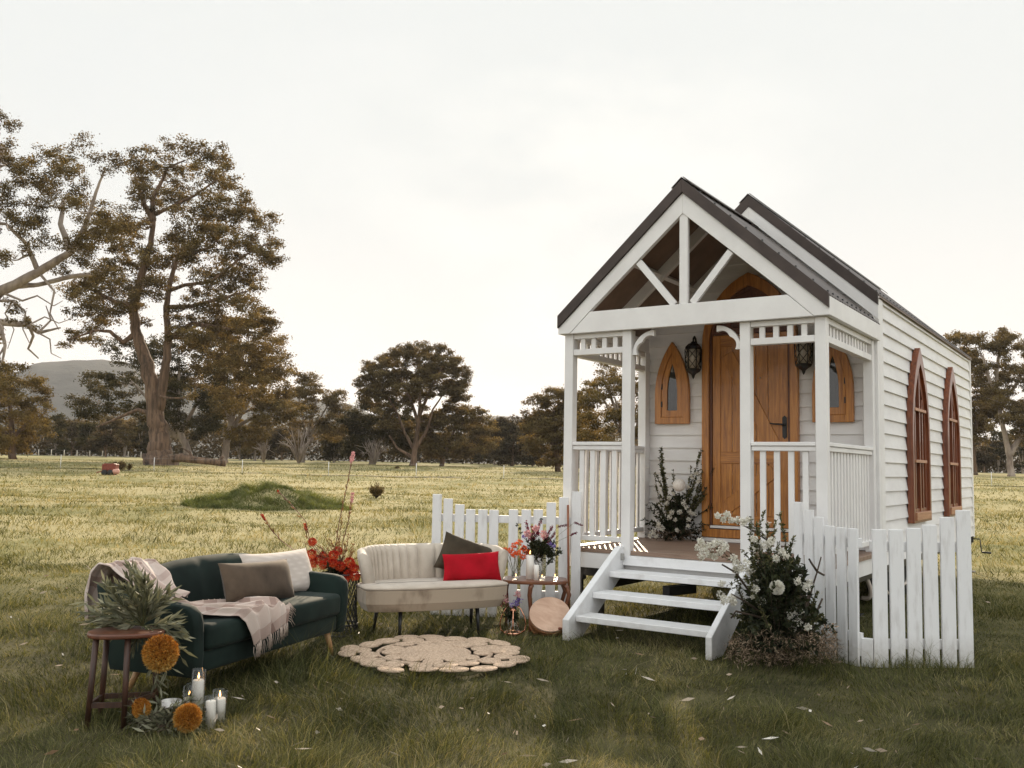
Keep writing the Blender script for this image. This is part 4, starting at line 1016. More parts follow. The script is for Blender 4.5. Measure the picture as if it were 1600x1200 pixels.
loc(st, bq).build('stems', M['stem'], bq); lv.build('leaves', M['leafdark'], bq); bu.build('plum_blooms', M['burgundy'], bq); vi.build('violet_blooms', M['violet'], bq)

# picnic basket tilted against the steps
bp = at(859, 975, 8.0); bp[2] = .0
bk = thing('picnic_basket', 'round wicker picnic basket with a pale timber lid tipped towards the viewer beside the steps', 'basket', tuple(bp))
nrm = Vector((-FH[0]*.72, -FH[1]*.72, .70)).normalized(); Rm = nrm.to_track_quat('Z', 'Y').to_matrix().to_4x4(); Rm.translation = Vector((0, 0, .155))
mb = MB(); nseg = 48; prof = [(.125, -.20), (.145, -.19), (.158, -.14), (.165, -.08), (.168, -.02), (.160, .0), (.0, .0)]; V = []; F = []
for i, (r, z) in enumerate([(0, -.20)]+prof):
    for k in range(nseg):
        a = 2*PI*k/nseg; rr = r*(1+.018*math.sin(k*PI/2+i*PI)) ; V.append(Rm @ Vector((rr*math.cos(a), rr*math.sin(a), z)))
for i in range(len(prof)):
    for k in range(nseg): F.append((i*nseg+k, i*nseg+(k+1) % nseg, (i+1)*nseg+(k+1) % nseg, (i+1)*nseg+k))
mb.add(V, F, True); 
for z, r in ((-.19, .15), (-.10, .168), (-.01, .170)): mb.tube([Rm @ Vector((r*math.cos(a), r*math.sin(a), z)) for a in np.linspace(0, 2*PI, 40)], .008, 6)
mb.build('wicker_body', M['wicker'], bk)
mb = MB(); mb.lathe([(0, .006), (.170, .006), (.174, .012), (.172, .022), (0, .024)], (0, 0, 0), 48, Rm, smooth=False); mb.build('lid', M['lidwood'], bk)
mb = MB()
for s in (1,):
    mb.tube([Rm @ Vector((.155*math.cos(a)+.03*s, .155*math.sin(a), -.02-.10*math.sin((a+.9)/2.2*PI))) for a in np.linspace(-1.3, .9, 12)], .012, 6)
mb.build('handle', M['leather'], bk)

# ---------------- black lattice stand and red flowers behind the sofa
ls = at(531, 990, 7.75); ls[2] = 0
sd = thing('lattice_stand', 'black woven metal stand between the green sofa and the ivory loveseat', 'plant stand', tuple(ls))
mb = MB(); H = .50
for k in range(22):
    for sg in (1, -1):
        p = []
        for i in range(13):
            t = i/12; a = 2*PI*k/22+sg*t*1.5; r = .125+.025*abs(2*t-1)**1.5; p.append((r*math.cos(a), r*math.sin(a), .02+t*(H-.02)))
        mb.tube(p, .0048, 4, cap=False)
for z, r in ((.02, .152), (H, .152), (.10, .138)): mb.tube([(r*math.cos(a), r*math.sin(a), z) for a in np.linspace(0, 2*PI, 33)], .007, 6)
mb.lathe([(0, H-.01), (.15, H-.01), (.15, H), (0, H)], (0, 0, 0), 24); mb.build('lattice', M['black'], sd)
fl = thing('flower_arrangement', 'loose arrangement of red pincushion flowers and tall pink-tipped stems on the black stand', 'flowers', (ls[0], ls[1], H))
D1 = 7.75; st = MB(); lv = LV(); brz = LV(); base = ls+np.array([0, 0, H-.02]); rd = []
RB = [(488, 847, .05, .030), (487, 866, -.02, .034), (489, 880, -.05, .034), (505, 883, -.12, .030), (498, 874, 0, .03), (521, 868, -.05, .036), (528, 861, .05, .032), (532, 885, -.08, .034), (546, 879, -.06, .036), (554, 888, -.10, .030), (554, 900, -.12, .034), (545, 897, -.1, .032), (512, 878, -.02, .03), (540, 905, -.14, .026), (520, 880, -.12, .03), (505, 868, .05, .028)]
for i, (x, y, dd, r) in enumerate(RB):
    p = at(x, y, D1+dd); st.tube(curve(base, p, .08, 6, .04), .003, 5)
    spikes(p, r*1.1, 620, r*.6, .0036, M['redfl'], 'pincushion_bloom', fl, (0, 0, 1), .9)
def tall(pts, head, r, hl, n, tc):
    P = [at(x, y, D1+.05) for x, y in pts]; P = [base]+P
    C_ = [];
    for i in range(len(P)-1):
        for k in range(4): C_.append(P[i]+(P[i+1]-P[i])*k/4)
    C_.append(P[-1]); st.tube(C_, .0032, 5)
    d = (P[-1]-P[-2]); d /= np.linalg.norm(d); h_ = LV()
    for k in range(n): puff(h_, P[-1]+d*hl*(k/n), r*(1-.5*abs(2*k/n-1)), 9, .012, .007, tc, .5)
    h_.build('flower_spike', M['pinkfl'] if tc[0] > .1 else M['redfl'], fl)
    for q in C_[5:-1]: lv2.add(q+rdir(2)*.004, rdir(2)*.5+d, .05, .009, RNG.random(2))
lv2 = LV()
tall([(522, 868), (531, 810), (541, 765), (549, 722)], 0, .016, .085, 26, (.35, 1)); tall([(535, 850), (545, 812), (549, 784)], 0, .013, .075, 20, (.12, .6))
tall([(485, 850), (478, 815), (455, 788), (435, 768)], 0, .003, .02, 3, (0, .5)); tall([(480, 840), (478, 828)], 0, .012, .05, 14, (.02, .9))
tall([(470, 868), (440, 845), (424, 828), (414, 812)], 0, .008, .055, 14, (0, .7))
for (x, y) in ((505, 835), (515, 842), (498, 850), (530, 838), (538, 850), (552, 862), (525, 828), (512, 858), (545, 835), (558, 872), (470, 845), (476, 858), (535, 808), (520, 850), (508, 862), (542, 858), (552, 850)):
    sprig(st, brz, base, at(x, y, D1+RNG.normal(0, .06)), 46, .022, .007, .08, .0022, .45, (0, 1), .8)
for i in range(22):
    p = base+np.array([RNG.normal(-.03, .08), RNG.normal(0, .07), RNG.uniform(-.02, .12)]); sprig(st, lv, base, p, 30, .05, .016, .05, .002, .3, (0, .6))
loc(st, fl).build('stems', M['redstem'], fl); lv.build('leaves', M['leafdark'], fl); brz.build('bronze_foliage', M['bronze'], fl); lv2.build('narrow_leaves', M['bronze'], fl)

# ---------------- stool, sage foliage and banksias at the left
SP = at(192, 1105, 5.12); SP[2] = 0
rzs = math.atan2(RH[1], RH[0])+.35
stl = thing('stool', 'dark timber stool with slab seat before the left arm of the green sofa', 'stool', tuple(SP), rzs)
mb = MB(); pts = []
for i in range(36):
    a = 2*PI*i/36; pts.append((.195*math.copysign(abs(math.cos(a))**.7, math.cos(a)), .135*math.copysign(abs(math.sin(a))**.8, math.sin(a))))
mb.prism(pts, 'z', .456, .482); mb.build('seat', M['stoolseat'], stl, .008, 2)
legs = [(-.145, -.075), (.01, -.10), (.145, .07), (-.10, .09)]
for x, y in legs:
    mb = MB(); mb.tube([(x, y, .455), (x*1.14, y*1.2, .0)], [.0165, .0145], 10); mb.build('leg', M['stoolwood'], stl)
mb = MB()
for a, b_ in ((0, 1), (1, 2), (2, 3), (3, 0)): mb.bar((legs[a][0]*1.1, legs[a][1]*1.15, .12), (legs[b_][0]*1.1, legs[b_][1]*1.15, .12), .016, .026)
mb.build('stretcher', M['stoolwood'], stl)
D2 = 5.15; so_ = at(222, 996, D2); so_[2] = .50
fo = thing('foliage_arrangement', 'spray of grey-green protea leaves with one big orange bloom spilling over the dark stool', 'flowers', tuple(so_))
st = MB(); lv = LV()
tg = [(133, 940), (128, 958), (142, 972), (150, 985), (163, 908), (172, 925), (160, 945), (185, 915), (198, 898), (206, 888), (215, 893), (226, 903), (233, 915), (246, 925), (258, 920), (266, 935), (272, 925), (283, 978), (290, 995), (276, 965), (240, 945), (205, 925), (190, 945), (178, 960), (165, 975), (215, 940), (250, 955), (285, 1015), (178, 990), (210, 1004), (232, 930), (148, 955), (252, 940), (200, 965), (225, 960)]
for x, y in tg:
    dd = RNG.normal(0, .10)-.03; sprig(st, lv, so_, at(x, y, D2+dd), 30, .085, .019, .05, .0035, .22, (.1, 1), .45, .05)
for x, y in ((262, 1060), (245, 1075), (268, 1045), (285, 1030), (255, 1090), (238, 1055)): sprig(st, lv, so_+np.array([.02, 0, 0]), at(x, y, D2-.08), 20, .07, .014, .02, .003, .25, (0, .8), .5)
loc(st, fo).build('stems', M['stem'], fo); lv.build('leaves', M['leafsage'], fo)
bc = at(251, 1021, D2-.22)
core = MB(); core.ball(bc-np.array(fo.location), .066, 14, 10)
bl = core.build('orange_bloom', M['orangefl'], fo)
spikes(bc, .088, 7500, .020, .0042, M['orangefl'], 'bloom_spikes', fo, (.1, 0, 1), 1.06)
# ground cluster
gp = at(255, 1128, 4.98); gp[2] = 0
go = thing('flower_arrangement', 'two orange banksia blooms on grey-green leaves lying in the grass under the stool', 'flowers', tuple(gp))
st = MB(); lv = LV()
for i in range(64):
    x = RNG.uniform(186, 318); y = 1128+RNG.normal(0, 14)-abs(x-252)*.08; y = min(y, 1152)
    p = at(x, y, 4.98+RNG.normal(0, .07)); p[2] = max(p[2], .015); sprig(st, lv, gp+np.array([RNG.normal(0, .07), RNG.normal(0, .05), .04]), p, 13, .065, .016, .06, .003, .2, (.0, 1), .6)
loc(st, go).build('stems', M['twig'], go); lv.build('leaves', M['leafsage'], go)
for (x, y, dd, r, n_, ax) in ((221, 1107, -.08, .044, 1900, (-.5, 0, .8)), (293, 1122, -.12, .066, 3000, (.6, -.3, .55))):
    p = at(x, y, 4.98+dd); core = MB(); core.ball(p-np.array(go.location), r*.62, 12, 8); core.build('banksia_core', M['orangefl'], go)
    spikes(p, r, n_*2, r*.28, .0038, M['orangefl'], 'banksia_bloom', go, ax, 1.15, (0, .8) if r < .06 else (.15, 1))
mv = at(268, 1093, 5.02); mv[2] = .0
jar('votive_glass', 'silvery mottled glass votive among the leaves behind the banksia blooms', 'votive', mv, [(0, .02), (.03, .02), (.036, .05), (.048, .10), (.052, .145), (.049, .145), (.045, .10), (.033, .052), (0, .03)], None, 20, 'silver')
def gr(px, py): p = on_axis(px, py, 2, .012); p[2] = 0; return p
candle('tall white candle burning in a clear glass cylinder, the tallest of those beside the banksias', gr(308, 1112), .031, .185, .245, True, 'candles in glass cylinders')
candle('small white candle burning low in a glass cylinder behind the banksia bloom', gr(295, 1108), .030, .075, .15, True, 'candles in glass cylinders')
candle('white candle burning in a glass cylinder at the right end of the candle group', gr(342, 1124), .031, .125, .17, True, 'candles in glass cylinders')
candle('slim unlit white candle in glass in front of the right-hand candle', gr(329, 1134), .026, .14, .165, False, 'candles in glass cylinders', -.05)

# ---------------- blossom arrangement beside the steps
DB = 6.95; bo = at(1215, 1022, DB); bo[2] = 0; B0 = bo+np.array([0, 0, .05])
bs = thing('blossom_bush', 'large arrangement of white blossom branches and dark leaves on the ground right of the steps', 'flowers', tuple(bo))
st = MB(); lv = LV(); wb = LV(); tw = LV(); dk = LV()
up = [(1150, 890), (1145, 960), (1285, 960), (1278, 925), (1160, 985), (1290, 985), (1175, 870), (1248, 870), (1172, 808), (1182, 820), (1193, 800), (1198, 815), (1205, 835), (1212, 815), (1218, 800), (1215, 850), (1190, 850), (1180, 865), (1228, 860), (1235, 880), (1172, 840), (1200, 870), (1222, 885), (1245, 890), (1165, 900), (1250, 915), (1175, 935), (1240, 840), (1160, 960), (1262, 935), (1192, 905), (1212, 860), (1183, 885), (1160, 858), (1230, 905)]
for x, y in up: sprig(st, lv, B0+np.array([RNG.normal(0, .05), RNG.normal(0, .05), 0]), at(x, y, DB+RNG.normal(0, .13)), 190, .032, .014, .02, .005, .35, (.2, 1), 1.0, .05, 10)
for x, y in ((1130, 812), (1120, 806), (1150, 812), (1170, 815)): sprig(st, lv, at(1205, 850, DB), at(x, y, DB-.05), 26, .022, .010, .06, .004, .2, (.2, 1))
for x, y in ((1095, 858), (1110, 850), (1130, 855), (1125, 928), (1135, 915)): sprig(st, lv, at(1180, 900, DB), at(x, y, DB-.15), 26, .022, .010, .03, .004, .35, (.2, 1))
bl_ = [(1122, 806, .016), (1130, 812, .014), (1136, 804, .016), (1143, 813, .016), (1152, 812, .016), (1161, 815, .018), (1168, 812, .014), (1095, 846, .018), (1092, 856, .02), (1100, 862, .024), (1096, 870, .022), (1108, 866, .02), (1112, 852, .024), (1118, 848, .022), (1128, 850, .024), (1134, 855, .022), (1126, 862, .02), (1117, 870, .016), (1104, 853, .02),
       (1146, 872, .022), (1152, 882, .024), (1160, 888, .024), (1150, 890, .02), (1166, 880, .022), (1172, 892, .022), (1190, 852, .024), (1182, 858, .02), (1198, 850, .024), (1222, 862, .02), (1228, 868, .018), (1205, 845, .02), (1212, 872, .02), (1178, 842, .018),
       (1127, 930, .024), (1132, 938, .024), (1146, 942, .02), (1143, 935, .018), (1128, 912, .018), (1246, 908, .018), (1253, 914, .022), (1261, 917, .024), (1265, 910, .018), (1238, 950, .026), (1247, 956, .024), (1235, 962, .02), (1246, 972, .024), (1240, 980, .018), (1180, 920, .02), (1184, 912, .018), (1178, 932, .018), (1190, 940, .022), (1262, 980, .016)]
for x, y, r in bl_: puff(wb, at(x, y, DB-.16+RNG.normal(0, .05)), r*1.35, 95, .015, .013, (.1, 1), .3)
for i in range(150):
    k = RNG.integers(len(up)); x, y = up[k]; f = RNG.uniform(.3, .95); puff(wb, B0+(at(x, y, DB)-B0)*f+RNG.normal(0, .035, 3), .012, 6, .010, .008, (0, .7))
for i in range(300):
    y = RNG.uniform(865, 1018); hw_ = 30+44*(y-865)/150; x = 1218+RNG.uniform(-hw_, hw_); sprig(st, dk, B0+np.array([0, 0, .1]), at(x, y, DB+RNG.normal(0, .14)), 34, .055, .026, .02, .003, .3, (0, .7), 1.0)
for x, y in ((1275, 955), (1285, 962), (1292, 970), (1300, 980), (1306, 990), (1280, 948)): sprig(st, dk, at(1262, 965, DB-.1), at(x, y, DB-.12), 22, .034, .026, .05, .004, .3, (.1, .7), .8)
for pts in ([(1250, 985), (1262, 945), (1270, 915), (1277, 893), (1283, 870)], [(1277, 893), (1268, 880), (1264, 873)], [(1277, 893), (1288, 899)], [(1262, 985), (1258, 950), (1263, 930)], [(1245, 1010), (1268, 975), (1285, 935)], [(1175, 930), (1150, 895), (1128, 882)], [(1200, 965), (1165, 940), (1142, 928)], [(1190, 965), (1150, 955), (1142, 966)], [(1200, 955), (1235, 940), (1258, 930)]):
    st.tube([at(x, y, DB-.12) for x, y in pts], [.009*(1-.12*i) for i in range(len(pts))], 6)
for i in range(1100):                                     # dry tangle at the foot
    x = RNG.uniform(1140, 1308); y = RNG.uniform(988, 1034)+0*x; y = max(y, 985+abs(x-1215)*.18)
    p = at(x, y, DB-.1+RNG.normal(0, .15)); p[2] = max(p[2], .01); d = rdir(1)[0]
    for k in range(4): tw.add(p+d*k*.012, d+rdir(1)[0]*.7, RNG.uniform(.02, .045), .004, RNG.random()**.55)
for i in range(220):
    x = RNG.uniform(1255, 1308); y = RNG.uniform(975, 1020); p = at(x, y, DB-.1+RNG.normal(0, .08)); tw.add(p, rdir(1)[0], .022, .014, RNG.uniform(.6, 1))
loc(st, bs).build('branches', M['twig'], bs); lv.build('leaves', M['leafdark2'], bs); dk.build('broad_leaves', M['leafdark'], bs); wb.build('blossoms', M['blossom'], bs); tw.build('dry_twigs', M['drytwig'], bs)
for (x, y, r) in ((1214, 918, .049),):
    p = at(x, y, DB-.28); core = MB(); core.ball(p-np.array(bs.location), r*.6, 12, 8); b_ = core.build('ball_bloom', M['blossom'], bs)
    pl_ = LV(); d = rdir(900); pl_.add(p+d*r*.72, d+rdir(900)*.5, r*.42, r*.30, RNG.uniform(.5, 1, 900)); pl_.build('petals', M['blossom'], b_); 
# ---------------- blossom arrangement on the deck
q0 = on_axis(1055, 845, 2, DK); DD = float((q0-CAM) @ FH)+.05; do_ = at(1055, 842, DD); do_[2] = DK
ds = thing('blossom_arrangement', 'wide-reaching blossom and foliage arrangement on the porch deck left of the door', 'flowers', tuple(do_))
B0 = do_+np.array([0, 0, .05]); st = MB(); lv = LV(); wb = LV(); dk = LV(); tw = LV()
for x, y, nl in ((1033, 700, 130), (1030, 715, 60), (1025, 740, 50), (1036, 730, 60), (1022, 738, 30), (1040, 745, 40), (1052, 735, 30), (1095, 704, 70), (1100, 725, 60), (1092, 735, 50), (1080, 730, 40), (1100, 748, 50), (1085, 750, 40), (1105, 760, 30), (1030, 772, 50), (1040, 790, 50), (1098, 775, 60), (1105, 770, 30)):
    sprig(st, lv, B0+np.array([RNG.normal(0, .03), RNG.normal(0, .03), 0]), at(x, y, DD+RNG.normal(0, .05)), int(nl*2.6), .032, .017, .0, .0055, .30, (.2, 1), 1, .03, 10)
for x, y in ((1144, 702), (1138, 708), (1130, 715), (1148, 705), (1125, 722), (1135, 700)): sprig(st, dk, at(1092, 770, DD), at(x, y, DD-.05), 60, .028, .010, .02, .004, .45, (0, .6), .9)
for x, y in ((1018, 785), (1010, 787), (1025, 790), (1005, 812), (1012, 818), (1020, 822), (1030, 812), (1112, 792), (1095, 825), (1100, 828), (1090, 835), (1108, 820)): sprig(st, dk, B0, at(x, y, DD-.05+RNG.normal(0, .04)), 30, .045, .016, .08, .004, .35, (0, .7), .7)
for i in range(90):
    x = RNG.normal(1060, 16); y = RNG.uniform(770, 842); sprig(st, dk, B0, at(x, y, DD+RNG.normal(0, .06)), 30, .045, .02, .02, .003, .3, (0, .6), 1)
for i in range(60):
    x = RNG.uniform(1000, 1108); y = RNG.uniform(828, 846); p = at(x, y, DD-.08+RNG.normal(0, .05)); p[2] = max(p[2], DK+.01); sprig(st, tw, B0, p, 12, .03, .009, .01, .002, .4, (0, 1), 1)
for x, y, r in ((1042, 786, .02), (1045, 778, .018), (1050, 800, .022), (1046, 808, .02), (1068, 785, .022), (1072, 792, .018), (1062, 800, .018), (1078, 800, .022), (1084, 803, .02), (1076, 812, .016), (1028, 820, .024), (1035, 826, .022), (1020, 832, .018), (1015, 838, .016), (1025, 838, .016), (1058, 828, .016), (1082, 745, .02), (1092, 752, .02), (1075, 760, .02), (1088, 740, .016), (1052, 771, .012), (1075, 822, .014), (1055, 812, .012)):
    puff(wb, at(x, y, DD-.12), r*1.2, 60, .016, .013, (.1, 1), .3)
for i in range(80): 
    x = RNG.choice([1030, 1040, 1085, 1095])+RNG.normal(0, 8); y = RNG.uniform(715, 800); puff(wb, at(x, y, DD), .012, 5, .012, .009, (0, .6))
loc(st, ds).build('branches', M['twig'], ds); lv.build('leaves', M['leafdark2'], ds); dk.build('dark_leaves', M['leafdark'], ds); wb.build('blossoms', M['blossom'], ds); tw.build('dry_leaves', M['drytwig'], ds)
p = at(1061, 758, DD-.12); core = MB(); core.ball(p-np.array(ds.location), .066, 16, 12, None); core.build('ball_bloom', M['bloomball'], ds)
# ================================================================== TREES
def inpoly(x, y, P):
    c = False; n = len(P)
    for i in range(n):
        x1, y1 = P[i]; x2, y2 = P[(i+1) % n]
        if (y1 > y) != (y2 > y) and x < (x2-x1)*(y-y1)/(y2-y1)+x1: c = not c
    return c
def gum(name, label, group, d, limbs, polys, nclump, rc, nleaf, leaf, bark, seed, lpx=3.6, flat=.6, depth=.32, gaps=(), twig=1.0, thin=.5, cat='tree'):
    rng = random.Random(seed); k = mpp(d)
    bx, by = limbs[0][0][:2]; base = at(bx, by, d); base[2] = float(terr(base[0], base[1]))-.15
    yoff = base[2]+.15-at(bx, by, d)[2]                   # keeps the drawn height above the local ground
    t = thing(name, label, cat, tuple(base), 0, group)
    mb = MB(); sk = []
    xs = [p[0] for P in polys for p in P[0]]; cx = (min(xs)+max(xs))/2; hw = max((max(xs)-min(xs))/2, 1)
    def P3(x, y, dd): p = at(x, y, d+dd); return p
    for li, L in enumerate(limbs):
        pts = []; rad = []; dd0 = 0 if li == 0 else None; drift = rng.uniform(-1, 1)*hw*k*.25 if li else 0
        if li:                                             # start where it leaves an existing limb
            q = min(sk, key=lambda s: (s[2]-L[0][0])**2+(s[3]-L[0][1])**2); dd0 = q[4]
        for i, (x, y, r) in enumerate(L):
            f = i/(len(L)-1); dd = (dd0 or 0)+drift*f; p = P3(x, y, dd)
            if i == 0 and li == 0: p = base.copy()
            pts.append(p); rad.append(r*k); 
        fine = []; fr = []; m_ = 5
        for i in range(len(pts)-1):
            for j in range(m_):
                f = j/m_; w_ = np.array([rng.uniform(-1, 1), rng.uniform(-1, 1), rng.uniform(-.5, .5)])*rad[i]*.14*(1 if (i or j) else 0)
                fine.append(pts[i]*(1-f)+pts[i+1]*f+w_); fr.append(rad[i]*(1-f)+rad[i+1]*f)
                x = L[i][0]*(1-f)+L[i+1][0]*f; y = L[i][1]*(1-f)+L[i+1][1]*f
                if not (li == 0 and i < 1): sk.append((fine[-1], fr[-1], x, y, (dd0 or 0)+drift*(i+f)/(len(L)-1)))
        fine.append(pts[-1]); fr.append(rad[-1])
        if li == 0: fr[0] *= 1.25
        mb.tube([p-base for p in fine], fr, 9 if li == 0 else 7)
    cl = []
    for P, w, ncl in polys:
        tries = 0; got = 0; x0 = min(p[0] for p in P); x1 = max(p[0] for p in P); y0 = min(p[1] for p in P); y1 = max(p[1] for p in P)
        while got < ncl and tries < ncl*60:
            tries += 1; x = rng.uniform(x0, x1); y = rng.uniform(y0, y1)
            if not inpoly(x, y, P) or any((x-g[0])**2/g[2]**2+(y-g[1])**2/g[3]**2 < 1 for g in gaps): continue
            if any((x-c[0])**2+((y-c[1])*1.5)**2 < (rc*w*thin)**2 for c in cl): continue
            dd = rng.uniform(-1, 1)*hw*k*depth*2*math.sqrt(max(.05, 1-((x-cx)/hw)**2)); cl.append((x, y, dd, rc*w*rng.uniform(.65, 1.25))); got += 1
    cl.sort(key=lambda c: min((s[2]-c[0])**2+(s[3]-c[1])**2 for s in sk))
    P_ = []; D_ = []; T_ = []
    nl = max(20, int(nleaf/max(1, len(cl))))
    for (x, y, dd, r) in cl:
        c = P3(x, y, dd); q = min(sk, key=lambda s: (s[2]-x)**2+(s[3]-y)**2*1.0+(60 if s[3] < y-4 else 0)+((s[4]-dd)/k)**2*.15)
        n_ = 5; pr = []; r0 = min(q[1]*.6, r*k*.16*twig); sag = rng.uniform(.02, .16); ln = np.linalg.norm(c-q[0]); wob = np.array([rng.uniform(-1, 1), rng.uniform(-1, 1), 0])*ln*.10
        for i in range(n_+1):
            f = i/n_; p = q[0]*(1-f)+c*f+np.array([0, 0, -ln*sag*math.sin(PI*f)])+wob*math.sin(2*PI*f); pr.append(p)
            if i: sk.append((p, r0*(1-.7*f), q[2]*(1-f)+x*f, q[3]*(1-f)+y*f, q[4]*(1-f)+dd*f))
        mb.tube([p-base for p in pr], [r0*(1-.75*i/n_) for i in range(n_+1)], 5, cap=False)
        R = r*k
        for s in range(3):
            e = c+np.array([rng.uniform(-1, 1), rng.uniform(-1, 1), rng.uniform(-.3, .7)*flat])*R*.8
            mb.tube([pr[-2]-base, (pr[-2]+e)/2-base, e-base], [r0*.4, r0*.28, r0*.12], 4, cap=False)
        npf = 7; tone = rng.uniform(-.18, .18)
        n1 = int(nl*(r/rc)**2*rng.uniform(.7, 1.2))
        pc = rdir(npf)*np.array([1, 1, flat])*R*RNG.uniform(.35, .95, (npf, 1))+c; pc[:, 2] += R*.1
        idx = RNG.integers(0, npf, n1); g = RNG.normal(size=(n1, 3))*np.array([1, 1, flat*.8])*R*.215
        P = pc[idx]+g; P_.append(P); dn = rdir(n1); dn[:, 2] = dn[:, 2]*.8-.35; D_.append(dn)
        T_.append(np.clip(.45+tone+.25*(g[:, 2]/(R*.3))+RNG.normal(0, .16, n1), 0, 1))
    mb.build('trunk', bark, t)
    P = np.vstack(P_)-base; n = len(P); Lf = lpx*k*RNG.uniform(.6, 1.3, n)
    V, F = leafquads(P, np.vstack(D_), Lf, Lf*.45)
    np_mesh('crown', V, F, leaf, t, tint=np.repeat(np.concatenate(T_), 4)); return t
G1 = 'gum trees around the paddock'
gum('gum_tree', 'gum tree at the left edge whose pale bare-ended limbs reach in over the paddock', G1, 60,
    [[(-170, 742, 42), (-160, 640, 34), (-125, 560, 29), (-60, 498, 14), (0, 456, 8.5), (60, 425, 6.8), (110, 395, 5.4), (135, 350, 3.6), (150, 300, 2.4), (165, 262, 1.2)], [(60, 425, 2.4), (85, 455, 1.7), (78, 490, 1.2), (92, 515, .7)], [(-20, 470, 2.6), (20, 470, 2), (40, 488, 1.5), (36, 515, 1), (48, 540, .6)], [(45, 508, 1.5), (70, 495, 1.1), (92, 505, .8), (112, 498, .5)], [(20, 470, 1.4), (8, 490, 1), (22, 515, .8), (12, 545, .5)], [(60, 520, 1.5), (78, 530, 1.1), (80, 552, .8), (96, 560, .5)], [(0, 456, 2.2), (35, 470, 1.6), (58, 462, 1.2), (84, 478, .8), (98, 470, .5)],
     [(-60, 498, 14), (-30, 500, 8), (0, 503, 6), (45, 508, 4), (60, 520, 3), (95, 512, 1.2)], [(45, 508, 3), (52, 525, 2.2), (44, 545, 1.6), (60, 560, 1)], [(0, 503, 4), (8, 540, 2.5), (2, 575, 1.2)], [(60, 520, 2), (80, 500, 1.4), (72, 478, .8)], [(8, 540, 2), (-4, 560, 1.3), (10, 590, .8)],
     [(20, 447, 5), (60, 445, 3.6), (110, 432, 4), (170, 425, 2.5)], [(-125, 560, 20), (-120, 450, 16), (-70, 370, 11), (-20, 300, 7), (5, 230, 4)], [(60, 425, 4.5), (40, 380, 3.2), (10, 350, 2.4), (-40, 345, 3)],
     [(110, 395, 6), (95, 350, 4), (100, 310, 3)], [(-125, 560, 18), (-200, 470, 14), (-260, 380, 8)]],
    [([(-330, 300), (-230, 210), (-120, 170), (0, 190), (18, 195), (40, 235), (75, 245), (90, 235), (130, 230), (165, 250), (190, 290), (195, 350), (190, 390), (160, 400), (110, 410), (60, 395), (0, 420), (-60, 440), (-200, 460), (-320, 400)], .95, 150),
     ([(-60, 560), (0, 545), (40, 570), (62, 590), (20, 605), (-60, 610)], .8, 10), ([(-40, 460), (20, 465), (60, 480), (50, 540), (-40, 540)], .5, 9), ([(80, 420), (130, 410), (190, 415), (200, 440), (120, 445)], .8, 7)],
    0, 25, 150000, M['gum'], M['barkpale'], 3, 3.8, .8, .30, [(45, 300, 22, 16), (25, 375, 26, 12), (68, 350, 12, 18), (190, 300, 8, 14)], 1.1, .62)
gum('gum_tree', 'massive old gum tree with furrowed dark trunk, the tallest tree in the paddock', G1, 85,
    [[(250, 729, 27), (250, 714, 20), (248, 690, 16), (244, 650, 13.5), (237, 600, 12), (226, 560, 10), (213, 520, 8), (208, 480, 7), (221, 430, 5.8), (235, 380, 4.6), (240, 345, 3.6)],
     [(248, 640, 9), (254, 600, 7.4), (260, 560, 6.4), (263, 520, 5.4), (260, 480, 4.6), (266, 440, 3.8), (276, 405, 3), (300, 395, 3), (335, 385, 1.8)],
     [(240, 345, 4.5), (238, 312, 3.6), (252, 285, 2.8), (262, 262, 2), (290, 250, 1)], [(240, 345, 5), (225, 320, 4), (218, 295, 3), (212, 278, 2)], [(243, 335, 3.2), (270, 322, 2.6), (305, 305, 2), (340, 280, 1)],
     [(208, 480, 5), (180, 472, 3.5), (150, 455, 2.6), (115, 440, 1.4)], [(213, 520, 4.5), (192, 535, 3.5), (172, 518, 2.8), (150, 516, 2), (105, 532, 1)],
     [(260, 480, 4), (300, 478, 3.2), (340, 468, 2.4), (385, 455, 1.2)], [(263, 530, 4), (300, 505, 3.4), (345, 512, 2.6), (400, 520, 1.4)], [(262, 455, 3.4), (290, 445, 2.8), (330, 440, 2.2), (380, 400, 1.6), (420, 380, 1)], [(246, 650, 4), (215, 640, 3), (180, 655, 2), (150, 668, 1)]],
    [([(195, 262), (208, 235), (225, 227), (300, 227), (350, 240), (370, 265), (368, 292), (388, 308), (397, 332), (372, 345), (300, 330), (230, 330), (205, 310)], .85, 54),
     ([(280, 330), (388, 312), (400, 335), (432, 338), (438, 372), (438, 412), (415, 418), (402, 432), (418, 462), (424, 492), (438, 520), (380, 540), (270, 525), (280, 440), (262, 380)], .95, 80),
     ([(150, 345), (235, 330), (262, 400), (255, 500), (215, 520), (150, 430)], .9, 34),
     ([(100, 440), (140, 425), (200, 440), (205, 490), (160, 515), (110, 500)], .9, 22), ([(80, 535), (110, 522), (152, 515), (145, 540), (95, 545)], .6, 7), ([(275, 520), (340, 510), (430, 515), (432, 560), (450, 600), (400, 640), (330, 640), (285, 610)], .9, 44)],
    0, 24, 160000, M['gum'], M['barkdark'], 5, 4.0, .7, .22, [(270, 360, 12, 14), (300, 290, 16, 7), (285, 430, 12, 18), (250, 290, 10, 8), (400, 425, 14, 8), (310, 420, 14, 8), (345, 335, 14, 6), (235, 465, 10, 22)], 1.0, .6)
G2 = 'trees along the far side of the paddock'
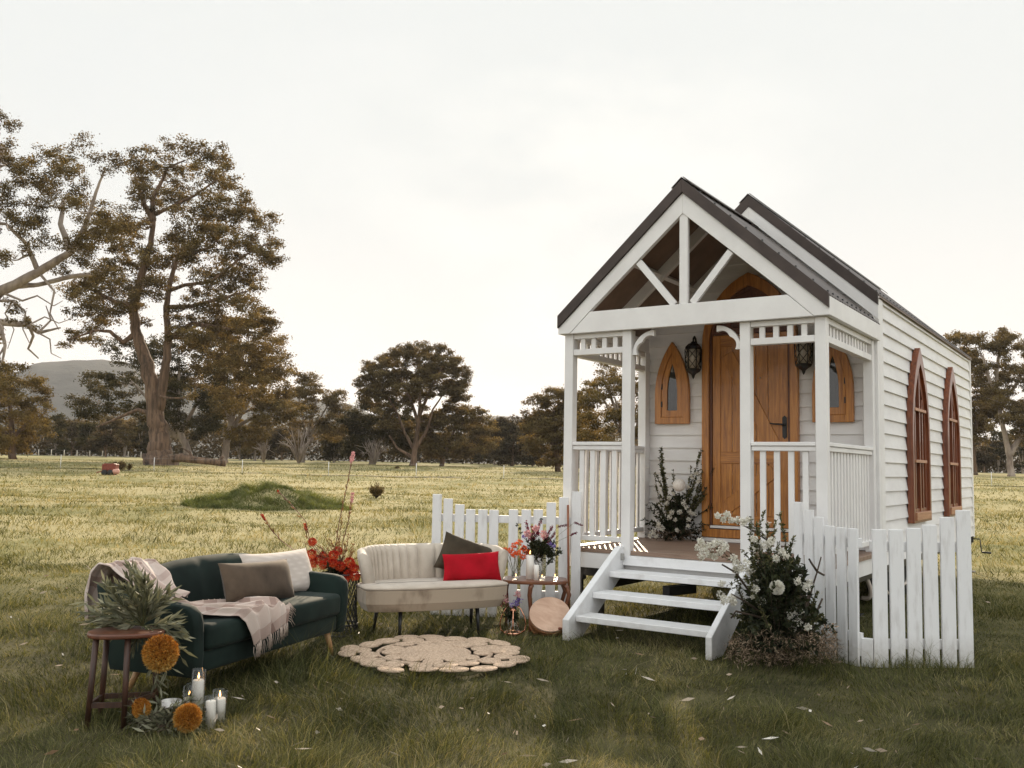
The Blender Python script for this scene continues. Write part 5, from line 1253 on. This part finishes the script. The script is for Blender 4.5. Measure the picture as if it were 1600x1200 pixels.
def simple(label, d, bx, by, poly, ncl, rc, nleaf, leaf, bark, seed, forks, tr=5, **kw):
    top = min(p[1] for p in poly); cx = sum(p[0] for p in poly)/len(poly); h = by-top
    x2, y2 = bx+(cx-bx)*.3, by-h*.30
    nleaf = int(nleaf*1.45); ncl = int(ncl*1.2)
    L = [[(bx, by, tr), (bx+(cx-bx)*.1, by-h*.15, tr*.8), (x2, y2, tr*.7), ((x2+cx)/2, by-h*.5, tr*.5), (cx, by-h*.75, tr*.25)]]
    for (fx, fy) in forks: L.append([(x2, y2+h*.08, tr*.55), ((x2+fx)/2, (y2+fy)/2+3, tr*.38), (fx, fy, tr*.2)])
    return gum(kw.pop('name', 'gum_tree'), label, G2, d, L, [(poly, 1, ncl)], 0, rc, nleaf, leaf, bark, seed, **kw)
simple('dark bushy gum tree standing right behind the trunk of the massive old gum', 105, 298, 731, [(165, 545), (205, 520), (250, 532), (290, 518), (335, 545), (350, 600), (345, 655), (300, 690), (262, 672), (215, 650), (130, 648), (105, 640), (125, 618), (150, 600)], 62, 22, 38000, M['gumdark'], M['barkpale'], 11, [(200, 590), (330, 600), (160, 630), (280, 560)], 7, thin=.45)
simple('golden brown gum tree with a pale trunk just right of the massive old gum', 112, 350, 725, [(330, 505), (380, 470), (420, 480), (438, 520), (434, 560), (455, 600), (466, 640), (452, 672), (400, 692), (352, 684), (322, 640), (308, 560)], 62, 22, 42000, M['gumgold'], M['barkpale'], 12, [(420, 590), (330, 600), (390, 640), (430, 650)], 6, thin=.45)
simple('rounded golden tree at the left edge below the overhanging limbs', 100, 20, 718, [(-90, 600), (-30, 570), (20, 582), (50, 592), (72, 625), (85, 660), (78, 690), (40, 706), (-90, 706)], 60, 22, 36000, M['gumgold'], M['barkdark'], 13, [(-40, 640), (60, 650)], 6, thin=.42)
simple('two-headed gum tree with see-through crown left of the middle of the tree line', 130, 472, 722, [(445, 640), (452, 600), (470, 588), (492, 590), (500, 612), (515, 602), (530, 612), (540, 640), (545, 680), (505, 694), (455, 692)], 40, 17, 20000, M['gum'], M['barkpale'], 14, [(465, 610), (520, 620), (500, 660)], 4, thin=.5, lpx=3)
gum('gum_tree', 'broad domed gum tree in the middle of the tree line with sky showing through', G2, 118,
    [[(645, 729, 6.5), (647, 712, 4.5), (652, 675, 3.4), (656, 640, 2.6), (656, 600, 1.6), (652, 565, .8)], [(648, 705, 3), (632, 675, 2.2), (618, 640, 1.5), (598, 605, .8)], [(650, 700, 3), (668, 670, 2.2), (676, 640, 1.5), (700, 605, .8)], [(653, 660, 3), (640, 620, 2), (622, 585, 1.2)], [(655, 650, 3), (672, 610, 2), (690, 575, 1.2)], [(645, 715, 3), (620, 700, 2), (608, 680, 1.2)]],
    [([(560, 605), (563, 580), (590, 565), (612, 556), (625, 542), (650, 537), (672, 545), (690, 542), (712, 555), (725, 585), (728, 622), (712, 632), (690, 618), (650, 622), (612, 618), (585, 632), (565, 625)], 1, 112), ([(585, 632), (640, 620), (722, 632), (722, 668), (585, 668)], .8, 22)],
    0, 15, 100000, M['gum'], M['barkdark'], 15, 3.2, .6, .3, [(603, 610, 8, 5), (640, 600, 9, 5), (670, 612, 9, 5), (690, 590, 6, 4)], 1.1, .52)
simple('dark dense tree under the left flank of the broad domed gum', 125, 580, 726, [(540, 650), (552, 632), (575, 622), (610, 628), (640, 650), (650, 690), (640, 712), (548, 712)], 40, 18, 24000, M['gumdark'], M['barkpale'], 16, [(560, 650), (620, 660)], 4, thin=.42)
simple('brown dense tree under the right flank of the broad domed gum', 122, 690, 730, [(655, 655), (690, 640), (715, 632), (735, 630), (755, 640), (765, 660), (768, 700), (700, 718), (660, 712)], 42, 18, 26000, M['gum'], M['barkdark'], 17, [(730, 650), (670, 670)], 4, thin=.42)
simple('low brown tree between the domed gum and the chapel', 135, 800, 733, [(765, 680), (785, 660), (808, 658), (828, 668), (840, 690), (838, 722), (770, 724)], 30, 16, 16000, M['scrub'], M['barkdark'], 18, [(785, 680), (820, 685)], 3, thin=.4)
simple('olive tree rising beside the left post of the porch', 95, 872, 742, [(820, 650), (835, 622), (850, 612), (872, 612), (890, 606), (910, 622), (915, 690), (905, 728), (835, 728), (822, 690)], 48, 18, 32000, M['gum'], M['barkdark'], 19, [(840, 640), (890, 640), (860, 660)], 5, thin=.42)
simple('gum tree with sparse twiggy crown seen through the left porch bay', 80, 985, 748, [(895, 640), (915, 602), (925, 585), (955, 572), (1000, 560), (1040, 565), (1060, 600), (1065, 700), (1040, 735), (905, 735)], 62, 20, 34000, M['gumgold'], M['barkpale'], 20, [(930, 600), (1020, 590), (960, 620), (940, 580)], 6, thin=.5)
simple('tall gum tree rising directly behind the rear corner of the chapel', 118, 1520, 744, [(1455, 540), (1466, 520), (1490, 512), (1515, 520), (1522, 545), (1530, 580), (1560, 640), (1545, 690), (1500, 700), (1450, 690)], 60, 19, 36000, M['gum'], M['barkdark'], 21, [(1490, 560), (1545, 620), (1480, 620)], 7, thin=.5)
gum('gum_tree', 'tall gum tree with pale forked limbs at the right edge', G2, 112,
    [[(1580, 747, 5.5), (1577, 715, 4.5), (1572, 690, 4), (1562, 640, 3), (1556, 600, 2.5), (1560, 560, 2.5), (1565, 535, 1.5)], [(1577, 712, 5), (1590, 690, 4), (1606, 650, 3), (1625, 600, 2)], [(1558, 620, 3), (1545, 590, 2.5), (1535, 555, 1.5)], [(1562, 640, 3), (1588, 600, 2.5), (1600, 570, 1.5)]],
    [([(1522, 545), (1532, 522), (1548, 512), (1568, 518), (1585, 538), (1610, 540), (1650, 555), (1670, 600), (1672, 650), (1650, 690), (1610, 690), (1570, 682), (1530, 660), (1535, 610), (1518, 575)], 1, 78)],
    0, 18, 62000, M['gum'], M['barkpale'], 22, 3.3, .6, .3, [(1548, 600, 9, 12), (1575, 570, 9, 8), (1590, 625, 10, 10), (1560, 648, 8, 10), (1600, 590, 9, 6)], 1, .52)
simple('wide gum tree past the right edge of the paddock', 120, 1740, 752, [(1665, 600), (1700, 560), (1760, 540), (1820, 560), (1860, 620), (1850, 700), (1760, 720), (1680, 710)], 50, 24, 22000, M['gum'], M['barkpale'], 23, [(1700, 620), (1800, 620)], 6, thin=.5)
# smaller trees and saplings along the edge of the wood
pos = [(88, 650, 'dark round tree in the far row, right of the golden tree at the left edge', 0), (112, 652, 'second dark tree of the far row beyond the red machine', 1), (140, 658, 'small brown tree of the far row above the red machine', 0), (165, 650, 'taller dark tree of the far row between the red machine and the big trunk', 1), (195, 655, 'brown tree of the far row just left of the big trunk', 2), (222, 648, 'dark tree of the far row touching the big trunk', 0),
       (375, 668, 'small gum with pale trunk below the golden gum', 2), (398, 655, 'slim pale-trunked gum right of the golden gum trunk', 2), (422, 662, 'slim pale-trunked gum left of the white spreading bush', 2), (440, 665, 'short brown tree left of the two-headed gum', 1), (522, 668, 'short grey-trunked tree right of the two-headed gum', 0), (548, 662, 'short dark tree between the two-headed and the domed gum', 1),
       (748, 662, 'brown short tree right of the domed gum group', 1), (772, 665, 'low brown tree where the distant ridge shows', 0), (832, 668, 'brown low tree touching the olive tree by the porch', 1), (1538, 668, 'small tree under the tall gum behind the chapel corner', 1), (1560, 672, 'small dark tree left of the pale forked gum', 0), (1598, 670, 'small dark tree at the right edge under the forked gum', 0)]
for i, (x, ty, lab, kd) in enumerate(pos):
    base = 719+x*.0186; w = 17+5*math.sin(i*2.3)
    simple(lab, 145+8*math.sin(i*1.7), x, base, [(x-w, ty+18), (x-w*.5, ty+2), (x+w*.4, ty), (x+w, ty+16), (x+w*.9, base-16), (x-w*.9, base-14)], 13, 12, 5200, [M['gumdark'], M['scrub'], M['gum']][kd], M['barkpale'] if kd != 1 else M['barkdark'], 40+i, [(x-w*.5, ty+20), (x+w*.5, ty+22)], 2.4 if kd == 2 else 1.8, name='small_tree', lpx=3.2, thin=.4, depth=.5)
# white, mostly bare spreading bushes
for i, (bx, by, w, h, lab) in enumerate(((467, 722, 30, 52, 'pale bare-stemmed bush fanning out at the foot of the two-headed gum'), (585, 727, 20, 42, 'pale bare-stemmed bush left of the domed gum trunk'), (412, 721, 10, 36, 'small fan of bare pale stems under the golden gum'))):
    d = 120; k = mpp(d); base = at(bx, by, d); base[2] = float(terr(base[0], base[1]))-.1; t = thing('bare_bush', lab, 'bush', tuple(base), 0, 'pale bare bushes along the wood'); mb = MB()
    for j in range(15):
        a = -1+2*j/14+RNG.normal(0, .05); e = at(bx+a*w, by-h*(1-.35*a*a)*RNG.uniform(.75, 1.05), d+RNG.normal(0, 1.2)); m_ = at(bx+a*w*.45, by-h*.45, d+RNG.normal(0, .4))
        mb.tube([np.zeros(3), m_-base, e-base], [1.3*k, .8*k, .3*k], 5)
        for q in range(3): mb.tube([m_*.5+e*.5-base, e-base+RNG.normal(0, 5*k, 3)], [.5*k, .15*k], 4, cap=False)
    mb.build('stems', M['barkpale'], t)
# the far wood behind, one mass
def wood_mass():
    n = 150000; x = RNG.uniform(-900, 2400, n); dd = RNG.uniform(150, 185, n)
    hgt = 34+26*vnoise(x*.02, dd*.05, 31)+16*vnoise(x*.09, dd*.1, 32)
    u = RNG.random(n)**.8; hpx = hgt*u
    dens = vnoise(x*.13, hpx*.10+dd*.05, 33); ok = (dens > .30) | (hpx < 16); x, dd, hpx, hgt = x[ok], dd[ok], hpx[ok], hgt[ok]; n = len(x)
    r = FW+((x-800)/FPX)[:, None]*CR[None]; r = r/(r @ FH)[:, None]; P = CAM+r*dd[:, None]; P[:, 2] = terr(P[:, 0], P[:, 1])+hpx*dd/FPX
    L = dd/FPX*RNG.uniform(3, 6.5, n)
    V, F = leafquads(P, rdir(n), L, L*.6)
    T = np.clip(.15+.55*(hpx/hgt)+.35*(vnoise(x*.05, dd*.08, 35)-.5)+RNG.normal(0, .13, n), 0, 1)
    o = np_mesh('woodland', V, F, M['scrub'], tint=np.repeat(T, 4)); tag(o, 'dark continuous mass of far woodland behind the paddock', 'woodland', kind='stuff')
wood_mass()
# fallen log, small bushes
d = 82; lp = at(312, 731, d); lp[2] = float(terr(lp[0], lp[1])); k = mpp(d)
fl_ = thing('fallen_log', 'grey fallen log lying right of the massive gum trunk', 'log', tuple(lp)); mb = MB()
mb.tube([at(x, y, d)-at(312, 731, d)+np.array([0, 0, .2]) for x, y in ((268, 722), (285, 720), (305, 724), (325, 726), (352, 729))], [6*k, 7*k, 5.5*k, 5*k, 5.5*k], 9); mb.tube([at(x, y, d)-at(312, 731, d)+np.array([0, 0, .2]) for x, y in ((300, 722), (296, 712), (286, 706))], [3*k, 2*k, k], 6); mb.tube([at(x, y, d)-at(312, 731, d)+np.array([0, 0, .2]) for x, y in ((340, 728), (348, 718))], [4*k, 2.4*k], 6)
mb.build('log', M['barkdark'], fl_)
def bushy(label, px, py, d, w, h, mat, n, L, group='low bushes in the paddock'):
    p = at(px, py, d); p[2] = float(terr(p[0], p[1])); k = mpp(d); t = thing('bush', label, 'bush', tuple(p), 0, group); st = MB(); lv = LV()
    for i in range(n):
        a = RNG.uniform(0, 2*PI); r = RNG.random()**.5; e = p+np.array([math.cos(a)*r*w*k, math.sin(a)*r*w*k, h*k*RNG.uniform(.5, 1)*(1-.35*r)]); sprig(st, lv, p, e, 16, L, L*.3, .03, .004, .3, (0, 1), .8)
    loc(st, t).build('stems', M['twig'], t); lv.build('leaves', mat, t)
bushy('spiky brown bush alone in the paddock right of the grassy mound', 588, 781, 31, 13, 27, M['drytwig2'], 90, .085)
bushy('straw coloured bush beside the red machine', 186, 731, 62, 12, 17, M['drytwig2'], 70, .17); bushy('thin straw tuft right of the straw bush', 203, 731, 64, 3.5, 12, M['drytwig2'], 16, .17)
bushy('tiny brown bush far out below the domed gum', 620, 739, 95, 5, 5, M['drytwig2'], 20, .16)
# red farm machine
d = 52.8; p = at(172, 743, d); p[2] = float(terr(p[0], p[1])); k = mpp(d)
fm = thing('farm_machine', 'small rusty red farm implement standing in the paddock before the big trunk', 'machine', tuple(p), math.atan2(RH[1], RH[0]))
mb = MB(); mb.box(-.38, .38, -.25, .25, .28, .62); mb.box(-.30, .28, -.22, .22, .621, .66); mb.build('hopper', M['rust'], fm, .03)
mb = MB(); mb.bar((-.36, 0, .25), (-.78, .05, .14), .06, .06); mb.bar((.3, -.2, .3), (.36, -.3, -.02), .05, .05); mb.box(-.4, .4, -.2, .2, .20, .279); mb.build('drawbar', M['brownpole'], fm)
for x in (-.22, .12):
    for y in (-.28, .28):
        mb = MB(); mb.lathe([(0, -.05), (.14, -.05), (.16, -.03), (.16, .03), (.14, .05), (0, .05)], (x, y, .15), 16, Matrix.Rotation(PI/2, 4, 'X')); mb.build('wheel', M['tyre'], fm)
mb = MB(); mb.lathe([(0, -.16), (.12, -.16), (.15, -.12), (.15, .12), (.10, .16), (0, .16)], (.40, -.18, .22), 16, Matrix.Rotation(PI/2, 4, 'Y')); mb.build('drum', M['rustpink'], fm)
# thin wire fences
def wirefence(label, pts, h, r, wires, mat):
    p0 = pts[0]; t = thing('wire_fence', label, 'wire fence', (p0[0], p0[1], float(terr(p0[0], p0[1]))), 0, 'wire fences across the paddock'); o = np.array(t.location)
    tops = []
    for p in pts:
        z = float(terr(p[0], p[1])); mb = MB(); mb.tube([(p[0]-o[0], p[1]-o[1], z-.1-o[2]), (p[0]-o[0], p[1]-o[1], z+h-o[2])], r, 6); mb.build('post', mat, t); tops.append(np.array([p[0]-o[0], p[1]-o[1], z-o[2]]))
    for f in wires:
        mb = MB(); mb.tube([q+np.array([0, 0, h*f]) for q in tops], .004, 4); mb.build('wire', M['galv'], t)
wirefence('near electric fence of thin white posts and wire crossing the paddock', [at(x, 736+x*.0186, 63.5) for x in (-43, 94, 240, 378, 513, 650, 787, 925)]+[at(x, 740, 62) for x in (1549, 1690)], .95, .022, (.5, .92), M['white'])
wirefence('far fence of short posts along the foot of the wood', [at(x, 712+x*.0186, 140) for x in range(-60, 240, 20)], .95, .07, (.6, .95), M['stone'])
# ================================================================== AIR
mb = MB(); mb.box(CAM[0]-4600, CAM[0]+4600, CAM[1]-4600, CAM[1]+4600, -1, 420)
m, nt, b = newmat('haze'); nt.nodes.remove(b); pv_ = N(nt, 'ShaderNodeVolumePrincipled'); pv_.inputs['Color'].default_value = (.92, .90, .90, 1); pv_.inputs['Density'].default_value = HAZE; pv_.inputs['Anisotropy'].default_value = .2
nt.links.new(pv_.outputs[0], nt.nodes['Material Output'].inputs['Volume'])
tag(mb.build('haze', m), 'pale evening haze lying over the paddock and hills', 'haze', kind='stuff')
# ================================================================== LIGHT, SKY, CAMERA
sun = bpy.data.lights.new('sun', 'SUN'); sun.energy = 5.0; sun.color = (1, .82, .60); sun.angle = math.radians(1.0)
so = bpy.data.objects.new('sun', sun); COL.objects.link(so)
EL = math.radians(22); SD = Vector((-.50*math.cos(EL), .866*math.cos(EL), math.sin(EL)))
so.rotation_euler = SD.to_track_quat('Z', 'Y').to_euler(); so.location = SD*30
wd = bpy.data.worlds.new('World'); SC.world = wd; wd.use_nodes = True; nt = wd.node_tree
bg = nt.nodes['Background']; out = nt.nodes['World Output']
sky = N(nt, 'ShaderNodeTexSky', sky_type='NISHITA'); sky.sun_disc = False; sky.sun_elevation = EL; sky.sun_rotation = math.atan2(SD.x, SD.y)
nt.links.new(sky.outputs[0], bg.inputs[0]); bg.inputs[1].default_value = .1
tc = N(nt, 'ShaderNodeTexCoord'); mp = N(nt, 'ShaderNodeMapping'); mp.inputs['Scale'].default_value = (1, 1, 2.6)
nz = N(nt, 'ShaderNodeTexNoise'); nz.inputs['Scale'].default_value = 2.2; nz.inputs['Detail'].default_value = 7; nz.inputs['Roughness'].default_value = .55
nt.links.new(tc.outputs['Generated'], mp.inputs[0]); nt.links.new(mp.outputs[0], nz.inputs['Vector'])
cov = N(nt, 'ShaderNodeMapRange'); cov.inputs['From Min'].default_value = .30; cov.inputs['From Max'].default_value = .50; cov.inputs['To Min'].default_value = .93; cov.inputs['To Max'].default_value = 1.0
nt.links.new(nz.outputs['Fac'], cov.inputs['Value'])
# cloud veil: brighter overhead and behind the viewer, added as unseen fill light
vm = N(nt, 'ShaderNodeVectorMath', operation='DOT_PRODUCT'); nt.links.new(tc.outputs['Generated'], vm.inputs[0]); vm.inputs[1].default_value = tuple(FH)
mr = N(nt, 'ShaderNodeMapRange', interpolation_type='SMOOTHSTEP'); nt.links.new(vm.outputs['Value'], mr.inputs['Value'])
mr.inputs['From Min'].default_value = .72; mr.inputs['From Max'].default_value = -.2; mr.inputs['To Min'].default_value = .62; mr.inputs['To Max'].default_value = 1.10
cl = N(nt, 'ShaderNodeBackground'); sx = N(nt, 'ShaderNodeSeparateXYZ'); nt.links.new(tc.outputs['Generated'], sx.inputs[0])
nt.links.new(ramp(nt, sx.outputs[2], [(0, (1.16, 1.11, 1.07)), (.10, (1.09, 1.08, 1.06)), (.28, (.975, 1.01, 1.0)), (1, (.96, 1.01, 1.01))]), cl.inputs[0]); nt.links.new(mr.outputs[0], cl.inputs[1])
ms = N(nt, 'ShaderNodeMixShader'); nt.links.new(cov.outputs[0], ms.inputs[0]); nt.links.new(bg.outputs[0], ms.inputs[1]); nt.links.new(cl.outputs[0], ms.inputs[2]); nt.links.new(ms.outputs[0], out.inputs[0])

cam = bpy.data.cameras.new('camera'); co = bpy.data.objects.new('camera', cam); COL.objects.link(co)
cam.sensor_width = 36; cam.lens = FPX/1600*36; cam.clip_start = .05; cam.clip_end = 20000
mm = Matrix((( CR[0], CU[0], -FW[0], CAM[0]), (CR[1], CU[1], -FW[1], CAM[1]), (CR[2], CU[2], -FW[2], CAM[2]), (0, 0, 0, 1)))
co.matrix_world = mm; SC.camera = co
SC.render.resolution_x = 1024; SC.render.resolution_y = 768
SC.view_settings.view_transform = 'Standard'; SC.view_settings.look = 'None'; SC.view_settings.exposure = .48; SC.view_settings.gamma = 1
